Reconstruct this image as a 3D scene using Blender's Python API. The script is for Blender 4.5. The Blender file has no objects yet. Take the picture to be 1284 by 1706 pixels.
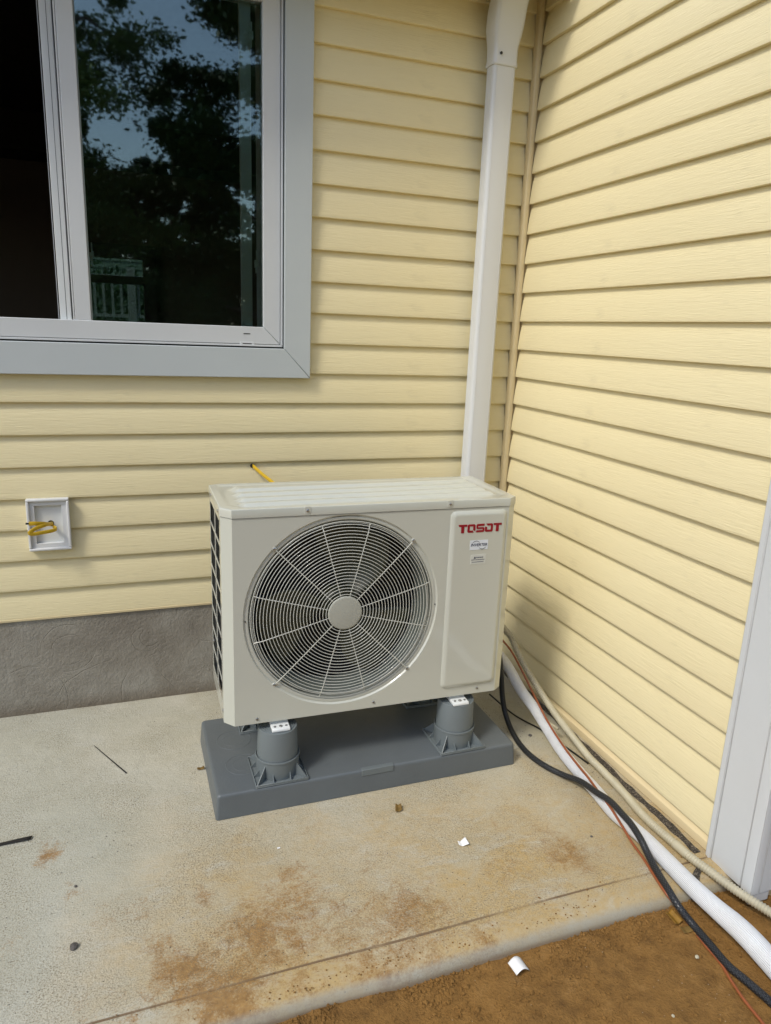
import bpy, bmesh, math, random
from mathutils import Vector, Matrix, noise
random.seed(7)
R = math.radians
scene = bpy.context.scene
C = scene.collection

# ------------------------------------------------------------------ camera
cam_d = bpy.data.cameras.new('camera')
cam = bpy.data.objects.new('camera', cam_d); C.objects.link(cam); scene.camera = cam
YAW, PITCH, ROLL = 0.3567, -0.2479, 0.0395
f_ = Vector((math.sin(YAW)*math.cos(PITCH), math.cos(YAW)*math.cos(PITCH), math.sin(PITCH)))
r_ = Vector((math.cos(YAW), -math.sin(YAW), 0)); u_ = r_.cross(f_)
r2 = r_*math.cos(ROLL)+u_*math.sin(ROLL); u2 = u_*math.cos(ROLL)-r_*math.sin(ROLL)
M = Matrix((r2, u2, -f_)).transposed().to_4x4(); M.translation = Vector((-1.40674, -2.44344, 1.30858))
cam.matrix_world = M
cam_d.sensor_fit = 'HORIZONTAL'; cam_d.sensor_width = 36.0; cam_d.lens = 1187.9/1284*36
cam_d.clip_start = 0.05; cam_d.clip_end = 500

# ------------------------------------------------------------------ sky, sun, exposure
SUN_DIR = Vector((0.57, 0.295, -0.765)).normalized()
w = bpy.data.worlds.new('World'); scene.world = w; w.use_nodes = True
wn = w.node_tree.nodes; wl = w.node_tree.links
bg = wn['Background']; sky = wn.new('ShaderNodeTexSky'); sky.sky_type = 'NISHITA'
sky.sun_disc = False; sky.sun_elevation = R(50); sky.sun_rotation = math.atan2(-SUN_DIR.x, -SUN_DIR.y)
sky.air_density = 1.0; sky.dust_density = 1.5; sky.ozone_density = 1.0
wl.new(sky.outputs[0], bg.inputs[0]); bg.inputs[1].default_value = 0.148
sd = bpy.data.lights.new('sun', 'SUN'); sd.energy = 1.4; sd.angle = R(11); sd.color = (1, .96, .87)
so = bpy.data.objects.new('sun', sd); C.objects.link(so); so.location = (-3, -2, 5)
so.rotation_euler = SUN_DIR.to_track_quat('-Z', 'Y').to_euler()
scene.view_settings.view_transform = 'Standard'; scene.view_settings.look = 'None'
scene.view_settings.gamma = 1; scene.view_settings.use_curve_mapping = False
scene.view_settings.exposure = 0.54
scene.cycles.max_bounces = 8

# ------------------------------------------------------------------ material helpers
class NT:
    def __init__(s, name, rough=.5, col=(.5, .5, .5), metal=0, spec=.5):
        s.m = bpy.data.materials.new(name); s.m.use_nodes = True; s.t = s.m.node_tree
        s.b = s.t.nodes['Principled BSDF']; s.b.inputs['Roughness'].default_value = rough
        s.b.inputs['Base Color'].default_value = (*col, 1); s.b.inputs['Metallic'].default_value = metal
        s.b.inputs['Specular IOR Level'].default_value = spec
    def n(s, typ, **kw):
        x = s.t.nodes.new('ShaderNode'+typ)
        for k, v in kw.items():
            if k in x.inputs.keys(): x.inputs[k].default_value = v
            else: setattr(x, k, v)
        return x
    def l(s, a, b): s.t.links.new(a, b)
    def coord(s, kind='Object', scale=(1, 1, 1), rot=(0, 0, 0)):
        tc = s.n('TexCoord'); mp = s.n('Mapping'); mp.inputs['Scale'].default_value = scale
        mp.inputs['Rotation'].default_value = rot
        s.l(tc.outputs[kind], mp.inputs['Vector']); return mp.outputs[0]
    def noise(s, vec, scale, detail=4, rough=.55, dist=0):
        x = s.n('TexNoise'); x.inputs['Scale'].default_value = scale; x.inputs['Detail'].default_value = detail
        x.inputs['Roughness'].default_value = rough; x.inputs['Distortion'].default_value = dist
        s.l(vec, x.inputs['Vector']); return x.outputs['Fac']
    def ramp(s, fac, *stops):
        x = s.n('ValToRGB'); e = x.color_ramp.elements
        while len(e) < len(stops): e.new(.5)
        for i, (p, c) in enumerate(stops):
            e[i].position = p; e[i].color = (*c, 1) if len(c) == 3 else c
        s.l(fac, x.inputs[0]); return x.outputs[0]
    def mr(s, fac, a, b, c=0, d=1):
        x = s.n('MapRange'); x.inputs[1].default_value = a; x.inputs[2].default_value = b
        x.inputs[3].default_value = c; x.inputs[4].default_value = d; s.l(fac, x.inputs[0]); return x.outputs[0]
    def math(s, op, a, b=None):
        x = s.n('Math', operation=op)
        for i, v in enumerate((a, b)):
            if v is None: continue
            if isinstance(v, (int, float)): x.inputs[i].default_value = v
            else: s.l(v, x.inputs[i])
        return x.outputs[0]
    def mix(s, fac, a, b, blend='MIX'):
        x = s.n('Mix', data_type='RGBA', blend_type=blend)
        for i, v in ((0, fac), (6, a), (7, b)):
            if isinstance(v, (int, float)): x.inputs[i].default_value = v
            elif isinstance(v, tuple): x.inputs[i].default_value = (*v, 1)
            else: s.l(v, x.inputs[i])
        return x.outputs[2]
    def bump(s, h, dist, strength=1.0, prev=None):
        x = s.n('Bump'); x.inputs['Distance'].default_value = dist; x.inputs['Strength'].default_value = strength
        s.l(h, x.inputs['Height'])
        if prev is not None: s.l(prev, x.inputs['Normal'])
        return x.outputs[0]
    def color(s, c): s.l(c, s.b.inputs['Base Color'])
    def rough(s, c): s.l(c, s.b.inputs['Roughness'])
    def normal(s, c): s.l(c, s.b.inputs['Normal'])

def simple(name, col, rough=.5, metal=0, var=.06, vscale=12, bump=0, bscale=200, spec=.5, rv=.05, coat=0):
    t = NT(name, rough, col, metal, spec); v = t.coord()
    if coat: t.b.inputs['Coat Weight'].default_value = coat; t.b.inputs['Coat Roughness'].default_value = .07; t.b.inputs['Coat IOR'].default_value = 1.55
    n = t.noise(v, vscale, 5)
    t.color(t.mix(n, tuple(max(0, c*(1-var)) for c in col), tuple(min(1, c*(1+var)) for c in col)))
    t.rough(t.mr(t.noise(v, vscale*2.3, 4), .3, .7, max(.03, rough-rv), rough+rv))
    if bump: t.normal(t.bump(t.noise(v, bscale, 3), bump))
    return t.m

# ---- vinyl siding: UV = (metres along, metres up)
def m_siding():
    t = NT('cream_vinyl', .42, (.7, .62, .4), spec=.4)
    uv = t.n('UVMap'); oi = t.n('ObjectInfo')
    cb = t.n('CombineXYZ'); t.l(t.math('MULTIPLY', oi.outputs['Random'], 37.0), cb.inputs[0]); t.l(t.math('MULTIPLY', oi.outputs['Random'], 11.0), cb.inputs[1])
    ad = t.n('VectorMath', operation='ADD'); t.l(uv.outputs[0], ad.inputs[0]); t.l(cb.outputs[0], ad.inputs[1])
    mp = t.n('Mapping'); mp.inputs['Scale'].default_value = (13, 200, 1); t.l(ad.outputs[0], mp.inputs[0])
    g1 = t.noise(mp.outputs[0], 1.0, 3, .5, 1.2)
    mp2 = t.n('Mapping'); mp2.inputs['Scale'].default_value = (30, 420, 1); t.l(ad.outputs[0], mp2.inputs[0])
    g2 = t.noise(mp2.outputs[0], 1.0, 2, .5, .6)
    mp3 = t.n('Mapping'); mp3.inputs['Scale'].default_value = (1.5, 3, 1); t.l(ad.outputs[0], mp3.inputs[0])
    big = t.noise(mp3.outputs[0], 1.6, 4)
    wall = t.noise(t.coord('Object', (1, 1, 1)), 1.3, 4)
    c = t.mix(big, (.775, .675, .405), (.81, .715, .44))
    c = t.mix(t.mr(g1, .35, .65, 0, .05), c, (.52, .42, .23))
    # faint grime smudges and specks
    sm = t.mr(t.noise(t.coord('Object', (3, 3, 9)), 2.2, 6, .65), .60, .78, 0, .22)
    c = t.mix(sm, c, (.36, .31, .20))
    t.color(c)
    t.rough(t.mr(big, .3, .7, .38, .5))
    h = t.math('ADD', g1, t.math('MULTIPLY', g2, .5))
    t.normal(t.bump(h, .0012, .85))
    return t.m

def m_slab():
    t = NT('broomed_concrete', .85, (.4, .38, .3), spec=.25)
    v = t.coord()
    big = t.noise(v, 1.6, 6, .6, .3); mid = t.noise(v, 6, 6, .62, .5); fine = t.noise(v, 55, 5, .6); grit = t.noise(v, 240, 3, .6)
    c = t.ramp(big, (.3, (.40, .385, .30)), (.5, (.49, .47, .375)), (.7, (.56, .54, .45)))
    c = t.mix(t.mr(mid, .38, .68, 0, .45), c, (.40, .365, .26))
    c = t.mix(t.mr(t.noise(v, 13, 5, .6, .6), .5, .72, 0, .20), c, (.60, .585, .50))
    # bluish cement cast to the left/back, warmer to the front right
    sx = t.n('SeparateXYZ'); t.l(v, sx.inputs[0])
    gx = t.mr(t.math('ADD', sx.outputs[0], t.math('MULTIPLY', big, .8)), -1.22, -.85, 0, 1)
    c = t.mix(t.math('MULTIPLY', t.math('SUBTRACT', 1.0, gx), .30), c, (.40, .42, .37))
    # ochre dust film, patchy
    gy = t.mr(t.math('ADD', sx.outputs[1], t.math('MULTIPLY', t.math('SUBTRACT', mid, .5), .9)), -.50, -1.15, 0, 1)
    pa = t.mr(t.noise(v, 4.6, 6, .66, .8), .32, .56, .50, 1.0)
    film = t.math('MULTIPLY', t.math('MULTIPLY', t.math('MULTIPLY', gy, gx), pa), .95)
    c = t.mix(t.math('MULTIPLY', film, t.mr(fine, .35, .6, .70, 1.0)), c, (.45, .315, .130))
    # weak cement-grey scour marks
    gm = t.mr(t.noise(t.coord('Object', (1, 2.6, 1), (0, 0, .55)), 7, 6, .7, 1.0), .54, .70, 0, .45)
    c = t.mix(gm, c, (.50, .495, .43))
    # rusty clay stains, each at its own spot
    spots = [(-1.3466, -1.1855, .06, 1.0), (-1.3845, -1.1109, .035, .8), (-1.633, -.7208, .035, .9), (-1.0769, -.9664, .035, .75), (-1.08, -1.06, .085, .65),
             (-1.1702, -1.1462, .10, .85), (-1.2677, -1.27, .085, 1.0), (-.86, -1.2, .11, .75), (-.36, -1.1232, .07, .75), (-1.296, -.9792, .025, .7),
             (-1.5, -.98, .06, .35), (-.95, -1.28, .09, .7), (-1.12, -1.30, .05, .6), (-.75, -1.11, .05, .35), (-.62, -.87, .06, .3), (-1.42, -1.0, .04, .5), (-.5, -1.24, .06, .4),
             (-1.10, -1.18, .06, .8), (-1.0, -1.10, .05, .55), (-1.45, -1.25, .05, .5), (-1.24, -1.13, .05, .7), (-1.58, -.88, .045, .45), (-1.70, -1.02, .05, .4), (-1.44, -.82, .05, .35), (-.55, -1.12, .05, .45), (-.98, -.84, .05, .35), (-1.52, -1.2, .05, .4), (-.70, -1.30, .07, .5), (-.88, -1.02, .06, .4), (-.48, -.98, .05, .35), (-.40, -1.02, .04, .4), (-1.0, -1.2, .07, .6), (-1.35, -1.28, .05, .6)]
    dv = t.n('VectorMath', operation='ADD'); t.l(v, dv.inputs[0])
    wn_ = t.n('TexNoise'); wn_.inputs['Scale'].default_value = 9; wn_.inputs['Detail'].default_value = 4; t.l(v, wn_.inputs['Vector'])
    sc_ = t.n('VectorMath', operation='SCALE'); sc_.inputs['Scale'].default_value = .16
    sb_ = t.n('VectorMath', operation='SUBTRACT'); sb_.inputs[1].default_value = (.5, .5, .5)
    t.l(wn_.outputs['Color'], sb_.inputs[0]); t.l(sb_.outputs[0], sc_.inputs[0]); t.l(sc_.outputs[0], dv.inputs[1])
    acc = None
    for x, y, r, a in spots:
        d = t.n('VectorMath', operation='DISTANCE'); d.inputs[1].default_value = (x, y, 0); t.l(dv.outputs[0], d.inputs[0])
        k = t.mr(d.outputs['Value'], r*2.2, 0, 0, a)
        acc = k if acc is None else t.math('MAXIMUM', acc, k)
    grain = t.noise(v, 190, 4, .75)
    mask = t.mr(t.math('ADD', acc, t.math('MULTIPLY', t.math('SUBTRACT', t.math('ADD', t.math('MULTIPLY', grain, .5), t.math('MULTIPLY', t.noise(v, 26, 5, .65, 1.0), .5)), .5), 2.8)), .34, .80, 0, 1)
    mask = t.math('MULTIPLY', mask, t.mr(acc, 0, .36, 0, .98))
    c = t.mix(t.math('MULTIPLY', mask, .92), c, t.mix(t.mr(fine, .35, .65), (.36, .205, .065), (.22, .115, .038)))
    # dark grime in the trowel marks and pits
    vo = t.n('TexVoronoi'); vo.inputs['Scale'].default_value = 70; t.l(v, vo.inputs['Vector'])
    pit = t.math('MULTIPLY', t.mr(vo.outputs['Distance'], .05, .12, 1, 0), t.mr(t.noise(v, 5, 3), .42, .6, 0, 1))
    sel = t.mr(t.n('TexWhiteNoise').outputs[0], 0, 1)
    c = t.mix(t.math('MULTIPLY', pit, .8), c, (.07, .06, .05))
    gd = t.mr(t.noise(t.coord('Object', (1, 1, 1), (0, 0, .4)), 170, 3, .7), .54, .68, 0, 1)
    c = t.mix(t.math('MULTIPLY', gd, t.mr(t.noise(v, 3.2, 4), .42, .65, 0.08, .55)), c, (.19, .165, .11))
    # damp dirty band behind the unit, along the right wall
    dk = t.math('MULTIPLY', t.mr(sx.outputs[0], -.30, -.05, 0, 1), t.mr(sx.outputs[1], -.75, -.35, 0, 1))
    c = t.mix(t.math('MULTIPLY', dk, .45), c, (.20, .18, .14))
    # the formed nose is smoother and greyer
    nz = t.mr(sx.outputs[2], -.006, -.016, 0, 1)
    c = t.mix(t.math('MULTIPLY', nz, .55), c, (.36, .37, .33))
    nz2 = t.mr(sx.outputs[2], -.026, -.036, 0, 1)
    c = t.mix(t.math('MULTIPLY', nz2, .5), c, (.22, .13, .06))
    gro = t.math('MULTIPLY', t.mr(sx.outputs[2], -.0014, -.0026, 0, 1), t.mr(sx.outputs[1], -1.262, -1.256, 0, 1))
    c = t.mix(t.math('MULTIPLY', gro, t.mr(t.noise(v, 5, 4, .6), .40, .58, .25, .95)), c, (.17, .11, .06))
    spk = t.math('MULTIPLY', t.mr(t.noise(v, 270, 3, .75), .50, .60, 0, 1), t.mr(t.noise(v, 4.2, 5, .65), .38, .60, .15, .80))
    c = t.mix(t.math('MULTIPLY', spk, t.mr(sx.outputs[1], -1.25, -1.29, 1, .3)), c, (.17, .14, .085))
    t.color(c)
    tr = t.noise(t.coord('Object', (1, 2.0, 1), (0, 0, .5)), 40, 4, .6, .5)
    sw = t.noise(v, 11, 4, .55, .6)
    h = t.math('ADD', t.math('MULTIPLY', tr, .35), t.math('ADD', t.math('MULTIPLY', fine, .4), t.math('MULTIPLY', grit, .40)))
    h = t.math('ADD', h, t.math('MULTIPLY', sw, .7))
    h = t.math('SUBTRACT', h, t.math('MULTIPLY', pit, .6))
    h = t.math('MULTIPLY', h, t.mr(sx.outputs[1], -1.238, -1.27, 1.0, .10))
    t.normal(t.bump(h, .0045, .9)); return t.m

def m_stucco():
    t = NT('grey_parging', .9, (.2, .19, .17), spec=.2); v = t.coord()
    big = t.noise(v, 3.2, 5, .6, .4); mid = t.noise(v, 12, 5, .6)
    c = t.ramp(big, (.28, (.19, .168, .135)), (.5, (.29, .268, .222)), (.72, (.35, .335, .29)))
    c = t.mix(t.mr(mid, .4, .7, 0, .4), c, (.21, .185, .15))
    sx = t.n('SeparateXYZ'); t.l(v, sx.inputs[0])
    c = t.mix(t.mr(sx.outputs[2], .05, .0, 0, .55), c, (.12, .085, .05))
    t.color(c)
    # trowel arcs pressed into the parging, each its own circle
    nv = t.n('VectorMath', operation='ADD'); t.l(v, nv.inputs[0]); nt = t.n('TexNoise'); nt.inputs['Scale'].default_value = 7; t.l(v, nt.inputs['Vector'])
    ns = t.n('VectorMath', operation='SCALE'); ns.inputs['Scale'].default_value = .03; t.l(nt.outputs['Color'], ns.inputs[0]); t.l(ns.outputs[0], nv.inputs[1])
    arcs = None
    for ax, az, ar in ((-1.62, .22, .055), (-1.62, .225, .085), (-1.36, .24, .035), (-1.37, .235, .05), (-1.16, .30, .10), (-1.30, .02, .16), (-1.48, -.06, .22), (-1.75, .05, .12), (-2.2, .2, .08), (-.3, .15, .08)):
        dd = t.n('VectorMath', operation='DISTANCE'); dd.inputs[1].default_value = (ax+.015, .021, az+.015); t.l(nv.outputs[0], dd.inputs[0])
        k = t.mr(t.math('ABSOLUTE', t.math('SUBTRACT', dd.outputs['Value'], ar)), 0, .0022, 1, 0)
        arcs = k if arcs is None else t.math('MAXIMUM', arcs, k)
    sw = t.math('MULTIPLY', arcs, t.mr(t.noise(v, 9, 3), .45, .6, 0, 1))
    h = t.math('ADD', t.math('MULTIPLY', t.noise(v, 110, 5, .65), .9), t.math('SUBTRACT', t.math('MULTIPLY', t.noise(v, 18, 4), 1.2), t.math('MULTIPLY', sw, .35)))
    t.normal(t.bump(h, .0042, .9)); return t.m

def m_soil():
    t = NT('clay_soil', .95, (.25, .14, .05), spec=.15); v = t.coord()
    big = t.noise(v, 4, 5, .6); mid = t.noise(v, 22, 5, .65); fine = t.noise(v, 160, 4, .7)
    c = t.ramp(mid, (.3, (.165, .087, .028)), (.55, (.265, .142, .042)), (.75, (.34, .19, .065)))
    c = t.mix(t.mr(big, .4, .65, 0, .5), c, (.31, .163, .045))
    c = t.mix(t.mr(fine, .55, .75, 0, .5), c, (.09, .05, .02))
    vo = t.n('TexVoronoi'); vo.inputs['Scale'].default_value = 60; t.l(v, vo.inputs['Vector'])
    sp = t.mr(vo.outputs['Distance'], .06, .1, .55, 0)
    c = t.mix(t.math('MULTIPLY', sp, t.mr(t.noise(v, 9, 2), .55, .6, 0, 1)), c, (.55, .45, .3))
    sx = t.n('SeparateXYZ'); t.l(v, sx.inputs[0])
    far = t.mr(t.math('ADD', sx.outputs[1], t.math('MULTIPLY', big, 3)), -4.5, -7, 0, 1)
    c = t.mix(far, c, (.055, .09, .03))
    t.color(c)
    h = t.math('ADD', mid, t.math('MULTIPLY', fine, .8)); t.normal(t.bump(h, .0075, 1.0)); return t.m

def m_glass():
    t = NT('tinted_window_glass'); t.t.nodes.remove(t.b)
    tr = t.n('BsdfTransparent'); tr.inputs[0].default_value = (.89, .965, .94, 1)
    gl = t.n('BsdfGlossy'); gl.inputs['Roughness'].default_value = .02; gl.inputs[0].default_value = (.92, 1, .96, 1)
    fr = t.n('Fresnel'); fr.inputs[0].default_value = 1.95
    v = t.coord(); bm_ = t.bump(t.noise(v, 2.2, 2), .0006, .5); t.l(bm_, gl.inputs['Normal'])
    mx = t.n('MixShader'); t.l(fr.outputs[0], mx.inputs[0]); t.l(tr.outputs[0], mx.inputs[1]); t.l(gl.outputs[0], mx.inputs[2])
    t.l(mx.outputs[0], t.t.nodes['Material Output'].inputs[0]); return t.m

def m_glass2():
    t = NT('dimming_room_glass'); t.t.nodes.remove(t.b); tr = t.n('BsdfTransparent'); tr.inputs[0].default_value = (.30, .34, .32, 1)  # room window pane, its tint darkened to dim the view outside
    gl = t.n('BsdfGlossy'); gl.inputs['Roughness'].default_value = .02; mx = t.n('MixShader'); mx.inputs[0].default_value = .06
    t.l(tr.outputs[0], mx.inputs[1]); t.l(gl.outputs[0], mx.inputs[2]); t.l(mx.outputs[0], t.t.nodes['Material Output'].inputs[0]); return t.m

def m_foam():
    t = NT('expansion_joint_foam', .95, (.04, .035, .03)); v = t.coord(); n = t.noise(v, 230, 4, .75)
    t.color(t.ramp(n, (.36, (.02, .018, .014)), (.52, (.075, .062, .048)), (.63, (.26, .22, .17)))); t.normal(t.bump(n, .006)); return t.m

def m_ribbed(name, col, rough, pitch, depth, dark=.6):
    """rings across a hose: UV.x = metres along"""
    t = NT(name, rough, col); uv = t.n('UVMap'); sx = t.n('SeparateXYZ'); t.l(uv.outputs[0], sx.inputs[0])
    n = t.noise(t.coord(), 18, 4)
    t.color(t.mix(t.mr(n, .35, .7, 0, .5), col, tuple(c*dark for c in col)))
    return t.m

MAT = dict(
    siding=m_siding(), slab=m_slab(), stucco=m_stucco(), soil=m_soil(), glass=m_glass(), glass2=m_glass2(),
    trim=simple('cream_trim', (.68, .56, .33), .4, var=.05, vscale=5),
    white=simple('white_vinyl', (.60, .62, .62), .38, var=.04, vscale=6, bump=.0003, bscale=60),
    casing=simple('white_aluminium_wrap', (.50, .54, .54), .42, var=.03, vscale=4, bump=.0004, bscale=25),
    spout=simple('white_painted_aluminium', (.66, .67, .66), .3, var=.015, vscale=2, rv=.015),
    ac=simple('unit_paint', (.545, .555, .48), .35, var=.015, vscale=2, rv=.02, coat=.9),
    acgrill=simple('grille_paint', (.56, .565, .50), .3, var=.03, vscale=9, coat=.5),
    acgrill2=simple('hub_plate_paint', (.40, .405, .345), .4, var=.02, vscale=9),
    bracket=simple('bracket_paint', (.70, .72, .70), .35, var=.03),
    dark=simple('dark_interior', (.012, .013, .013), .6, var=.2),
    coil=simple('coil_fins', (.02, .025, .03), .45, metal=.3, var=.3, vscale=60),
    blade=simple('fan_plastic', (.032, .036, .018), .45, var=.15, vscale=8),
    duct=simple('duct_grey', (.15, .17, .15), .4, var=.1),
    pad=simple('grey_plastic_pad', (.112, .127, .133), .45, var=.17, vscale=7, bump=.0006, bscale=160),
    riser=simple('grey_plastic_riser', (.145, .168, .172), .45, var=.07, vscale=14, bump=.0003, bscale=160),
    metal=simple('screw_metal', (.45, .44, .42), .3, metal=.9, var=.2, vscale=200),
    red=simple('red_print', (.27, .002, .012), .35, var=.05),
    sticker=simple('white_sticker', (.70, .74, .78), .4, var=.02),
    sticker2=simple('grey_sticker', (.60, .61, .55), .45, var=.02),
    ink=simple('navy_ink', (.01, .014, .05), .5, var=.1),
    ink2=simple('green_ink', (.006, .03, .015), .5, var=.1),
    yellow=simple('yellow_cable_jacket', (.62, .40, .018), .38, var=.16, vscale=60),
    black=simple('black_rubber', (.012, .013, .015), .38, var=.25, vscale=60),
    foam=m_foam(),
    orange=simple('orange_wire', (.27, .080, .028), .35, var=.25, vscale=30),
    paper=simple('white_plastic_scrap', (.80, .80, .78), .5, var=.03),
    tape=simple('black_tape', (.012, .012, .013), .5, var=.2),
    stone=simple('dark_stone', (.09, .08, .07), .8, var=.5, vscale=60, bump=.002),
    leafdry=simple('dry_leaf', (.17, .10, .02), .7, var=.5, vscale=90, bump=.001),
    leafyel=simple('yellow_leaf', (.24, .125, .012), .6, var=.5, vscale=90, bump=.001),
    bark=simple('bark', (.08, .06, .045), .9, var=.4, vscale=6, bump=.02, bscale=14),
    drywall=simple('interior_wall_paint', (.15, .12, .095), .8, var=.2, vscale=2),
    dkwood=simple('dark_door_frame', (.05, .04, .035), .5, var=.3, vscale=6),
    shingle=simple('roof_shingle', (.07, .065, .06), .9, var=.4, vscale=20, bump=.004, bscale=60),
    soffit=simple('soffit_vinyl', (.55, .50, .38), .5, var=.04),
    lightgreen=simple('pale_green_siding', (.38, .46, .38), .6, var=.06, vscale=3),
)
def m_leaf(name, a, b):
    t = NT(name, .5, a, spec=.3); n = t.noise(t.coord(), 1.2, 4); t.color(t.mix(t.mr(n, .35, .65), a, b)); return t.m
MAT['leaf1'] = m_leaf('dark_foliage', (.045, .09, .035), (.09, .16, .06))
MAT['leaf2'] = m_leaf('light_foliage', (.09, .16, .06), (.16, .25, .09))
# white lineset cover: fine lengthwise lines
def m_lineset():
    t = NT('white_hose_wrap', .45, (.84, .85, .85)); uv = t.n('UVMap'); sx = t.n('SeparateXYZ'); t.l(uv.outputs[0], sx.inputs[0])
    n = t.noise(t.coord(), 14, 5)
    t.color(t.mix(t.mr(n, .45, .75, 0, .35), (.84, .85, .85), (.62, .60, .56)))
    a = t.math('SINE', t.math('MULTIPLY', sx.outputs[1], 2*math.pi*38)); t.normal(t.bump(a, .0009)); return t.m
MAT['lineset'] = m_lineset()
MAT['beigehose'] = m_ribbed('beige_corrugated_hose', (.50, .455, .32), .45, .0075, .0022, .7)
def m_conduit():
    t = NT('black_conduit', .35, (.014, .016, .018)); uv = t.n('UVMap'); mp = t.n('Mapping'); mp.inputs['Scale'].default_value = (110, 9, 1); t.l(uv.outputs[0], mp.inputs[0])
    sx = t.n('SeparateXYZ'); t.l(mp.outputs[0], sx.inputs[0])
    a = t.math('SINE', t.math('MULTIPLY', sx.outputs[0], math.pi*2)); b = t.math('SINE', t.math('MULTIPLY', sx.outputs[1], math.pi*2))
    h = t.math('MAXIMUM', t.math('MULTIPLY', a, b), 0)
    t.color(t.mix(t.mr(h, .3, .9, 0, .6), (.012, .013, .015), (.06, .07, .075)))
    t.normal(t.bump(h, .0012)); return t.m
MAT['conduit'] = m_conduit()

# ------------------------------------------------------------------ mesh helpers
class MB:
    def __init__(s): s.v = []; s.f = []; s.uv = {}; s.has_uv = False
    def add(s, vs, fs, uvs=None):
        o = len(s.v); s.v += [tuple(v) for v in vs]
        for i, f in enumerate(fs):
            if uvs: s.uv[len(s.f)] = uvs[i]; s.has_uv = True
            s.f.append(tuple(o+k for k in f))
        return s
    def box(s, a, b):
        x0, y0, z0 = (min(p, q) for p, q in zip(a, b)); x1, y1, z1 = (max(p, q) for p, q in zip(a, b))
        return s.add([(x0, y0, z0), (x1, y0, z0), (x1, y1, z0), (x0, y1, z0), (x0, y0, z1), (x1, y0, z1), (x1, y1, z1), (x0, y1, z1)],
                     [(0, 3, 2, 1), (4, 5, 6, 7), (0, 1, 5, 4), (1, 2, 6, 5), (2, 3, 7, 6), (3, 0, 4, 7)])
    def prism(s, poly, axis, a, b):
        """poly: 2-D points (ccw or cw); axis: extruded axis"""
        def P(p, t):
            return {'x': (t, p[0], p[1]), 'y': (p[0], t, p[1]), 'z': (p[0], p[1], t)}[axis]
        n = len(poly); vs = [P(p, a) for p in poly]+[P(p, b) for p in poly]
        return s.add(vs, [tuple(range(n))[::-1], tuple(range(n, 2*n))]+[(i, (i+1) % n, n+(i+1) % n, n+i) for i in range(n)])
    def sections(s, rings, close=True, caps=True, uvlen=False):
        """list of rings, each a list of n points"""
        n = len(rings[0]); vs = [p for r in rings for p in r]; fs = []; uvs = []; L = 0
        for k in range(len(rings)-1):
            dl = (Vector(rings[k][0])-Vector(rings[k+1][0])).length if not uvlen else (sum((Vector(p) for p in rings[k+1]), Vector())/n-sum((Vector(p) for p in rings[k]), Vector())/n).length
            for i in range(n if close else n-1):
                j = (i+1) % n; fs.append((k*n+i, k*n+j, (k+1)*n+j, (k+1)*n+i))
                uvs.append(((L, i/n), (L, (i+1)/n), (L+dl, (i+1)/n), (L+dl, i/n)))
            L += dl
        if caps and close:
            fs.append(tuple(range(n))[::-1]); uvs.append(tuple((0, 0) for _ in range(n)))
            fs.append(tuple((len(rings)-1)*n+i for i in range(n))); uvs.append(tuple((0, 0) for _ in range(n)))
        return s.add(vs, fs, uvs)
    def tube(s, path, r, n=10, caps=True):
        path = [Vector(p) for p in path]; rings = []; up = None
        for i, p in enumerate(path):
            t = (path[min(i+1, len(path)-1)]-path[max(i-1, 0)]).normalized()
            if up is None: up = t.orthogonal().normalized()
            up = (up-t*up.dot(t)).normalized(); sd_ = t.cross(up); rr = r[i] if isinstance(r, (list, tuple)) else r
            rings.append([tuple(p+(up*math.cos(a)+sd_*math.sin(a))*rr) for a in (2*math.pi*k/n for k in range(n))])
        return s.sections(rings, True, caps, True)
    def ribbon(s, path, wdt, th, up=(0, 0, 1)):
        path = [Vector(p) for p in path]; rings = []; up = Vector(up)
        for i, p in enumerate(path):
            t = (path[min(i+1, len(path)-1)]-path[max(i-1, 0)]).normalized()
            a = (up-t*up.dot(t)).normalized(); b = t.cross(a)
            rings.append([tuple(p+a*wdt/2*cx+b*th/2*cy) for cx, cy in ((-1, -.5), (-.7, -1), (.7, -1), (1, -.5), (1, .5), (.7, 1), (-.7, 1), (-1, .5))])
        return s.sections(rings, True, True, True)
    def lathe(s, prof, c, axis='z', n=48, ccap=False):
        """prof: (r, h) along axis from centre c"""
        vs = []; fs = []
        for r, h in prof:
            for k in range(n):
                a = 2*math.pi*k/n; x, y = r*math.cos(a), r*math.sin(a)
                vs.append((c[0]+x, c[1]+y, c[2]+h) if axis == 'z' else (c[0]+x, c[1]+h, c[2]+y) if axis == 'y' else (c[0]+h, c[1]+x, c[2]+y))
        for j in range(len(prof)-1):
            for k in range(n): fs.append((j*n+k, j*n+(k+1) % n, (j+1)*n+(k+1) % n, (j+1)*n+k))
        if ccap:
            fs.append(tuple(range(n))); fs.append(tuple((len(prof)-1)*n+k for k in range(n)))
        return s.add(vs, fs)
    def mesh(s, name, mat, smooth=35, recalc=True):
        me = bpy.data.meshes.new(name); me.from_pydata(s.v, [], s.f)
        if s.has_uv:
            ul = me.uv_layers.new(name='UVMap')
            for p in me.polygons:
                u = s.uv.get(p.index)
                if u:
                    for k, li in enumerate(p.loop_indices): ul.data[li].uv = u[k]
        if recalc:
            bm = bmesh.new(); bm.from_mesh(me); bmesh.ops.recalc_face_normals(bm, faces=bm.faces); bm.to_mesh(me); bm.free()
        me.materials.append(mat)
        if smooth:
            me.shade_smooth(); me.set_sharp_from_angle(angle=R(smooth))
        return me
    def obj(s, name, mat, parent=None, smooth=35, bevel=0, recalc=True, segs=2):
        return link(name, s.mesh(name, mat, smooth, recalc), parent, bevel=bevel, segs=segs)

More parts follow.
